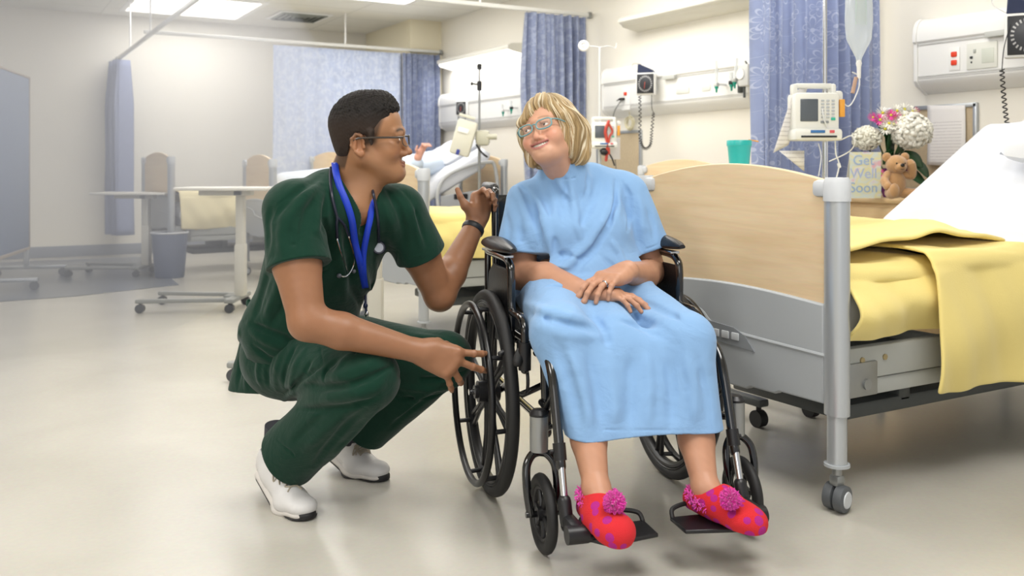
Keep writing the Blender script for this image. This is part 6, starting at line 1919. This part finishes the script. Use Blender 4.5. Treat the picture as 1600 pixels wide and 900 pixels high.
# trousers
PT = Body()
PT.ell((-.675, 2.86, .395), (.155, .150, .125), None, .05)
PT.cap(HPR, KR, .112, .084, .05); PT.cap(HPL, KL, .110, .078, .05)
HR_ = V3(J(452, 712, 2.70)); HL_ = V3(J(566, 668, 2.93))
PT.cap(KR, HR_, .080, .094, .04); PT.cap(KL, HL_, .074, .088, .04)
PT.ell((-.62, 2.84, .44), (.14, .14, .10), None, .05)
n1 = (HR_-KR)/np.linalg.norm(HR_-KR); n2 = (HL_-KL)/np.linalg.norm(HL_-KL)
PT.cut(HR_, n1+np.array([-.25, .15, -.1]), .17, .004); PT.cap(HR_-n1*.05, HR_+n1*.05, .060, .080, .003, '-')
PT.cut(HL_, n2+np.array([-.1, 0, -.35]), .16, .004); PT.cap(HL_-n2*.05, HL_+n2*.05, .052, .074, .003, '-')
surf_folds(PT, [
    ([(612, 572), (580, 590), (545, 602), (505, 606), (478, 600)], .009, -.018), ([(604, 556), (570, 574), (530, 586), (495, 588)], .012, .010),
    ([(600, 600), (560, 616), (515, 622), (470, 628)], .012, .012), ([(592, 618), (550, 634), (505, 640), (465, 640)], .010, -.010),
    ([(530, 560), (512, 575), (506, 595)], .008, -.010), ([(545, 555), (530, 575), (520, 596)], .010, .008), ([(516, 572), (490, 590), (455, 615), (440, 632)], .010, .008), ([(500, 575), (470, 595), (445, 615)], .008, -.009),
    ([(478, 545), (462, 570), (455, 600), (458, 620)], .009, .007), ([(464, 540), (448, 570), (444, 605)], .008, -.008), ([(445, 545), (432, 575), (432, 610)], .010, .007), ([(428, 545), (418, 575), (420, 605)], .009, -.007), ([(408, 550), (402, 580), (408, 605)], .010, .005),
    ([(490, 560), (475, 585), (462, 612)], .007, -.006),
    ([(622, 586), (660, 593), (700, 590), (728, 580)], .008, -.014), ([(625, 604), (665, 608), (705, 604), (725, 596)], .010, .010), ([(622, 622), (660, 622), (700, 612)], .008, -.008),
    ([(640, 520), (680, 530), (715, 545)], .014, .005), ([(625, 545), (670, 555), (710, 570)], .012, -.006),
    ([(590, 640), (560, 670), (530, 700), (510, 725)], .013, .009), ([(570, 638), (535, 670), (505, 705), (492, 730)], .010, -.009), ([(540, 645), (505, 675), (475, 705)], .012, .008), ([(510, 645), (480, 670), (455, 695)], .010, -.007),
    ([(431, 684), (455, 706), (488, 736)], .003, -.003), ([(540, 533), (556, 548), (552, 580)], .004, -.004), ([(500, 540), (505, 570)], .004, -.003),
    ([(690, 600), (650, 625), (615, 660)], .012, .008), ([(670, 620), (635, 645), (608, 672)], .009, -.008),
])
PT.noise(lambda P: .0035*vnoise(P, 24, 51)+.0014*vnoise(P, 65, 52), (-1.2, 2.2, 0), (0.1, 3.3, .8))
PT.mesh('scrub_trousers', GREENC, man, .0034, MO)

# socks and trainers
SOCK = mat('sock_charcoal', '#3a3b42', rough=.95, bump=.3, bscale=500)
SHOEW = mat('shoe_white_leather', '#d9d7d6', rough=.5, bump=.04, bscale=120); SOLEW = mat('shoe_sole', '#cfcac4', rough=.6); SOLEK = mat('shoe_sole_black', '#1d1c1e', rough=.6); LACE = mat('shoe_lace', '#a89f8e', rough=.8)
def trainer(heel, ball, toe, ank, label=None):
    """heel raised; ball and toe on the floor (sole points)"""
    heel, ball, toe, ank = map(V3, (heel, ball, toe, ank))
    ax = (ball-heel)/np.linalg.norm(ball-heel); fx = toe-ball; fx[2] = 0; fx /= np.linalg.norm(fx)
    side = np.cross(ax, [0, 0, 1]); side /= np.linalg.norm(side); up = np.cross(side, ax)
    S_ = Body()
    S_.cap(heel+up*.045+ax*.022, heel+up*.048+ax*.09, .033, .037, .02)
    S_.cap(heel+up*.048+ax*.08, ball+up*.042, .037, .042, .02)
    S_.ell(ball+fx*.015+np.array([0, 0, .034]), (.050, .050, .034), np.stack([fx, np.cross([0, 0, 1], fx), [0, 0, 1]], 1), .02)
    S_.ell(toe-fx*.045+np.array([0, 0, .030]), (.046, .043, .027), np.stack([fx, np.cross([0, 0, 1], fx), [0, 0, 1]], 1), .02)
    S_.cap(heel+up*.08+ax*.035, ank, .036, .040, .025)
    S_.cap(heel+up*.075+ax*.10, ball+up*.060-ax*.03, .028, .022, .02)
    col = ank-up*.0
    S_.cap(ank+(0, 0, .018), ank+(0, 0, .12), .050, .08, .004, '-'); S_.cap(ank-(0, 0, .03), ank+(0, 0, .03), .028, .033, .004, '-')
    S_._add(lambda P: P[:, 2]-.012, heel-.3, np.array([heel[0]+.5, heel[1]+.3, .012]), .003, '-')
    for q in (-1, 1):
        S_.pfold([heel+side*q*.036+up*.03, heel+side*q*.040+up*.035+ax*.08, ball+side*q*.046+up*.03], .003, -.0018)
        S_.pfold([ball+side*q*.044+up*.02-ax*.04, ball+side*q*.030+up*.060-ax*.02], .003, -.002)
    o = S_.mesh('trainer', SHOEW, man, .0022, MO)
    B_ = Body()
    B_.fcap(heel+up*.014+ax*.025, ball+up*.013, .036, .044, up, .38, .01); B_.fcap(ball+up*.013, toe-fx*.042+np.array([0, 0, .013]), .045, .042, (0, 0, 1), .34, .01)
    B_.mesh('midsole', SOLEW, o, .0028, MO)
    K_ = Body()
    K_.fcap(heel+up*.004+ax*.03, ball+up*.003, .034, .043, up, .16, .006); K_.fcap(ball+np.array([0, 0, .004]), toe-fx*.042+np.array([0, 0, .005]), .043, .042, (0, 0, 1), .13, .006)
    K_.ell(toe-fx*.022+np.array([0, 0, .014]), (.026, .030, .013), np.stack([fx, np.cross([0, 0, 1], fx), [0, 0, 1]], 1), .006)
    K_._add(lambda P: P[:, 2]-.0015, heel-.3, np.array([heel[0]+.5, heel[1]+.3, .0015]), 0, '-')
    K_.mesh('outsole', SOLEK, o, .0024, MO)
    lc = MB(); a0 = heel+ax*.118+up*.098; b0 = ball+up*.070+fx*.020
    def top(q_, lift=.0022):
        ts = np.linspace(.05, -.06, 56); PP = q_+ts[:, None]*up; f_ = S_.F(PP, range(len(S_.p))); i_ = int(np.argmax(f_ < 0))
        return Vector(PP[i_] if f_[i_] < 0 else q_)+Vector(up)*lift
    for k in range(6):
        for q in (-1, 1):
            c0 = a0+(b0-a0)*(k/6); c1 = a0+(b0-a0)*((k+1)/6)
            lc.tube(spline([top(c0-side*q*.020), top((c0+c1)/2-side*q*.008, .0035), top((c0+c1)/2+side*q*.008, .0035), top(c1+side*q*.020)], 4), .0024, 6)
    for q in (-1, 1):
        c_ = a0+(b0-a0)*.02
        lc.tube(spline([top(c_, .006), top(c_+side*q*.022+(b0-a0)*.12, .010), top(c_+side*q*.034+(b0-a0)*.36, .004), top(c_+side*q*.022+(b0-a0)*.34, .006), top(c_, .008)]), .0022, 6)
        lc.tube(spline([top(c_, .006), top(c_+side*q*.018+(b0-a0)*.30, .006), top(c_+side*q*.028+(b0-a0)*.62, .003)]), .0022, 6)
    lc.build('laces', LACE, o, off=MO)
    sk = MB().tube([ank-(0, 0, .03), ank+(0, 0, .0), ank+(0.01, -.01, .07)], [.036, .038, .042], 20, round_=False).build('sock', SOCK, man, off=MO)
trainer(J(412, 742, 2.84), J(452, 800, 2.66)*1.0, (J(487, 803, 2.60).x, 2.575, 0), AR+(0, .0, .0))
trainer(J(522, 715, 3.05), (J(560, 748, 2.98).x, 2.965, .0), (J(606, 750, 2.93).x, 2.90, 0), AL+(-.01, 0, .0))

# wrist watch
wd = (WL-EL)/np.linalg.norm(WL-EL); wc_ = Vector(WL-wd*.022); Mw = Vector(wd).to_track_quat('X', 'Z').to_matrix()
wt = MB().torus(wc_, .0335, .0042, 'X', 40, 10, flat=2.4, M=Mw).build('wrist_watch', mat('watch_rubber', '#24262a', rough=.4), man, off=MO); wt['label'] = 'black wrist watch'
MB().box(wc_+Vector((-.008, -.034, -.004)), (.012, .004, .026), .002, rot=Euler((0, .35, 0))).build('buckle', STEEL, wt, off=MO)
MB().cyl(wc_+Vector((-.004, .034, 0)), wc_+Vector((-.004, .044, 0)), .019, 20).build('watch_case', mat('watch_case_black', '#1a1b1e', rough=.25), wt, off=MO)

# lanyard and stethoscope lie on the chest
def on_shirt(pts, lift): return [Vector(ray_hit(ST, x, y, 2.2, 3.2, lift)) for x, y in pts]
ly = thing('lanyard', 'royal blue lanyard around the crouching man\'s neck', 'lanyard', CV(-.45, 2.6, .6), math.radians(-30)); LO = Vector((-.45, 2.6, .6))
BLUE = mat('lanyard_blue', '#1238b8', rough=.5)
def ribbon(name, pts, w, m, parent, off, th=.0015):
    P = spline(pts, 5); rows = []
    for i, p in enumerate(P):
        t_ = (P[min(i+1, len(P)-1)]-P[max(i-1, 0)]).normalized(); v_ = (p-Vector((0, 0, CAM_H))).normalized(); s_ = t_.cross(v_).normalized()
        rows.append([p-s_*w/2, p, p+s_*w/2])
    return MB().grid(rows).build(name, m, parent, off=off, solid=th, angle=180)
nk = V3(HM((-.045, .055, -.105)))
left = [Vector(J(523, 254, 2.615)), Vector(J(525, 270, 2.580))]+on_shirt([(531, 292), (542, 318), (550, 345), (555, 380), (563, 412), (571, 450)], .007)
right = [Vector(J(580, 298, 2.64)), Vector(J(580, 312, 2.615))]+on_shirt([(579, 338), (574, 362), (568, 397), (568, 425), (571, 450)], .012)
ribbon('strap', left, .019, BLUE, ly, LO); ribbon('strap', right, .017, BLUE, ly, LO)
q_ = on_shirt([(571, 450), (571, 462)], .008)+[Vector(ray_hit(ST, 571, 462, 2.2, 3.2, .01))+Vector((.0, 0, -.03)), Vector(ray_hit(ST, 571, 462, 2.2, 3.2, .01))+Vector((.004, 0, -.055))]
cl = MB().tube(q_[1:], .0035, 8); cl.ell(q_[2], (.007, .006, .009)).build('clip', mat('clip_navy', '#16203f', rough=.3), ly, off=LO)
MB().ell(q_[3], (.006, .005, .010)).build('clip_ring', CHROME, ly, off=LO)
stt = thing('stethoscope', 'navy tubed stethoscope hanging around the crouching man\'s neck', 'stethoscope', CV(-.45, 2.6, .6), math.radians(-30))
TUBE = mat('steth_tube_navy', '#1d2030', rough=.3)
p1_ = [Vector(J(517, 262, 2.60)), Vector(J(516, 278, 2.57))]+on_shirt([(518, 302), (523, 325), (527, 340)], .008)
MB().tube(spline(p1_), .0042, 10).build('tube', TUBE, stt, off=LO)
p2_ = [Vector(J(582, 296, 2.62)), Vector(J(584, 306, 2.60))]+on_shirt([(588, 325), (591, 350), (592, 378)], .008)
MB().tube(spline(p2_), .0042, 10).build('tube', TUBE, stt, off=LO)
p3_ = on_shirt([(527, 340), (538, 352), (545, 370)], .009); MB().tube(spline(p3_), .004, 10).tube(spline(on_shirt([(527, 340), (526, 352), (527, 374)], .009)), .004, 10).build('yoke', TUBE, stt, off=LO)
e1 = on_shirt([(545, 370), (552, 395), (552, 415), (542, 431), (530, 431)], .012); e2 = on_shirt([(527, 374), (533, 395), (541, 420), (543, 431)], .013)
MB().tube(spline(e1), .0027, 8).tube(spline(e2), .0027, 8).build('ear_tubes', CHROME, stt, off=LO)
MB().ell(e1[-1], (.007, .006, .0065)).ell(on_shirt([(553, 424)], .012)[0], (.006, .005, .006)).build('ear_tips', mat('tip_grey', '#4a4d55', rough=.5), stt, off=LO)
cp_ = on_shirt([(592, 387)], .010)[0]
q4 = Vector((.15, -1, .1)).to_track_quat('Z', 'Y').to_matrix()
cb = MB().lathe([(0, -.006), (.017, -.006), (.0195, -.002), (.0195, .004), (.017, .007), (0, .007)], cp_, 28, rot=q4).cyl(cp_+Vector((0, 0, .03)), cp_, .005, 12).build('chest_piece', TUBE, stt, off=LO)
MB().lathe([(.013, .0075), (0, .0078)], cp_, 28, rot=q4).build('diaphragm', mat('diaphragm_grey', '#a4a9b4', rough=.25), cb, off=LO)

# ------------------------------------------------------------------ patient lying in the far bed, mostly hidden behind the pump
PO = CV(*J(700, 0, 8.6).xy)
PB = Body()
def FB(x, y, z): return V3((x, y, z))     # room coordinates here
PB.ell(FB(4.13, 8.10, 1.13), (.11, .085, .12), None, .02); PB.ell(FB(4.04, 8.10, 1.10), (.03, .02, .02), None, .02); PB.cap(FB(4.12, 8.10, 1.07), FB(3.95, 8.10, .99), .05, .06, .03)
PB.cap(FB(3.78, 7.95, .98), FB(3.45, 7.72, .95), .05, .04, .03); PB.cap(FB(3.45, 7.72, .95), FB(3.42, 7.60, 1.08), .038, .028, .02)
PB.cap(FB(3.42, 7.60, 1.08), FB(3.45, 7.57, 1.15), .034, .03, .02)
for k in range(4): PB.chain([FB(3.43+.016*k, 7.56, 1.16), FB(3.43+.02*k, 7.53, 1.19), FB(3.44+.02*k, 7.50, 1.17)], [.009, .009, .008], .006)
PB.chain([FB(3.41, 7.58, 1.10), FB(3.38, 7.55, 1.14), FB(3.38, 7.53, 1.17)], [.013, .011, .009], .01)
PB.cap(FB(3.85, 8.1, .98), FB(3.2, 8.1, .88), .13, .12, .05); PB.cap(FB(3.2, 8.05, .88), FB(2.6, 8.05, .86), .09, .06, .05)
patient = thing('person', 'patient lying in the far bed with one raised hand beside the beige pump', 'person', (3.4, 8.1, .78))
PB.mesh('body', mat('skin_pink', '#dba491', rough=.5), patient, .006, (3.4, 8.1, .78))
PG = Body()
PG.cap(FB(3.85, 8.1, .98), FB(3.2, 8.1, .90), .17, .15, .05); PG.cap(FB(3.80, 7.95, 1.0), FB(3.45, 7.74, .95), .085, .07, .05); PG.cap(FB(3.45, 7.73, .95), FB(3.43, 7.64, 1.02), .065, .055, .03)
PG.noise(lambda P: .006*vnoise(P, 22, 61), (2, 7, .5), (4.5, 9, 1.5))
PG.mesh('gown', mat('gown_pale', '#c9d6e6', rough=.85), patient, .008, (3.4, 8.1, .78))
PB2 = Body(); PB2.cap(FB(3.2, 8.08, .86), FB(2.35, 8.08, .84), .17, .10, .05); PB2.noise(lambda P: .008*vnoise(P, 18, 62), (2, 7, .5), (4.5, 9, 1.5))
o = PB2.mesh('bed_cover', mat('cover_pale_blue', '#d5dde8', rough=.9), None, .009); tag(o, 'pale blue white cover over the legs of the far bed patient', 'cover')
# ------------------------------------------------------------------ haze volume added to imitate a pale veil across the view's left
hz = MB().ell((0, 0, 0), (1.9, 2.7, 1.45), 48, 32)
hm = bpy.data.materials.new('pale_haze'); hm.use_nodes = True
nt_ = hm.node_tree; nt_.nodes.remove(nt_.nodes['Principled BSDF'])
vs_ = nt_.nodes.new('ShaderNodeVolumePrincipled'); vs_.inputs['Color'].default_value = (.93, .94, 1, 1); vs_.inputs['Density'].default_value = .16; vs_.inputs['Anisotropy'].default_value = .2
nt_.links.new(vs_.outputs[0], nt_.nodes['Material Output'].inputs['Volume'])
o = hz.build('haze', hm, angle=180); o.location = CV(-3.0, 5.6, 1.25); o.rotation_euler = (0, 0, math.radians(-30)); o['kind'] = 'stuff'
tag(o, 'added haze volume imitating a soft whitish veil over the left of the view', 'haze')
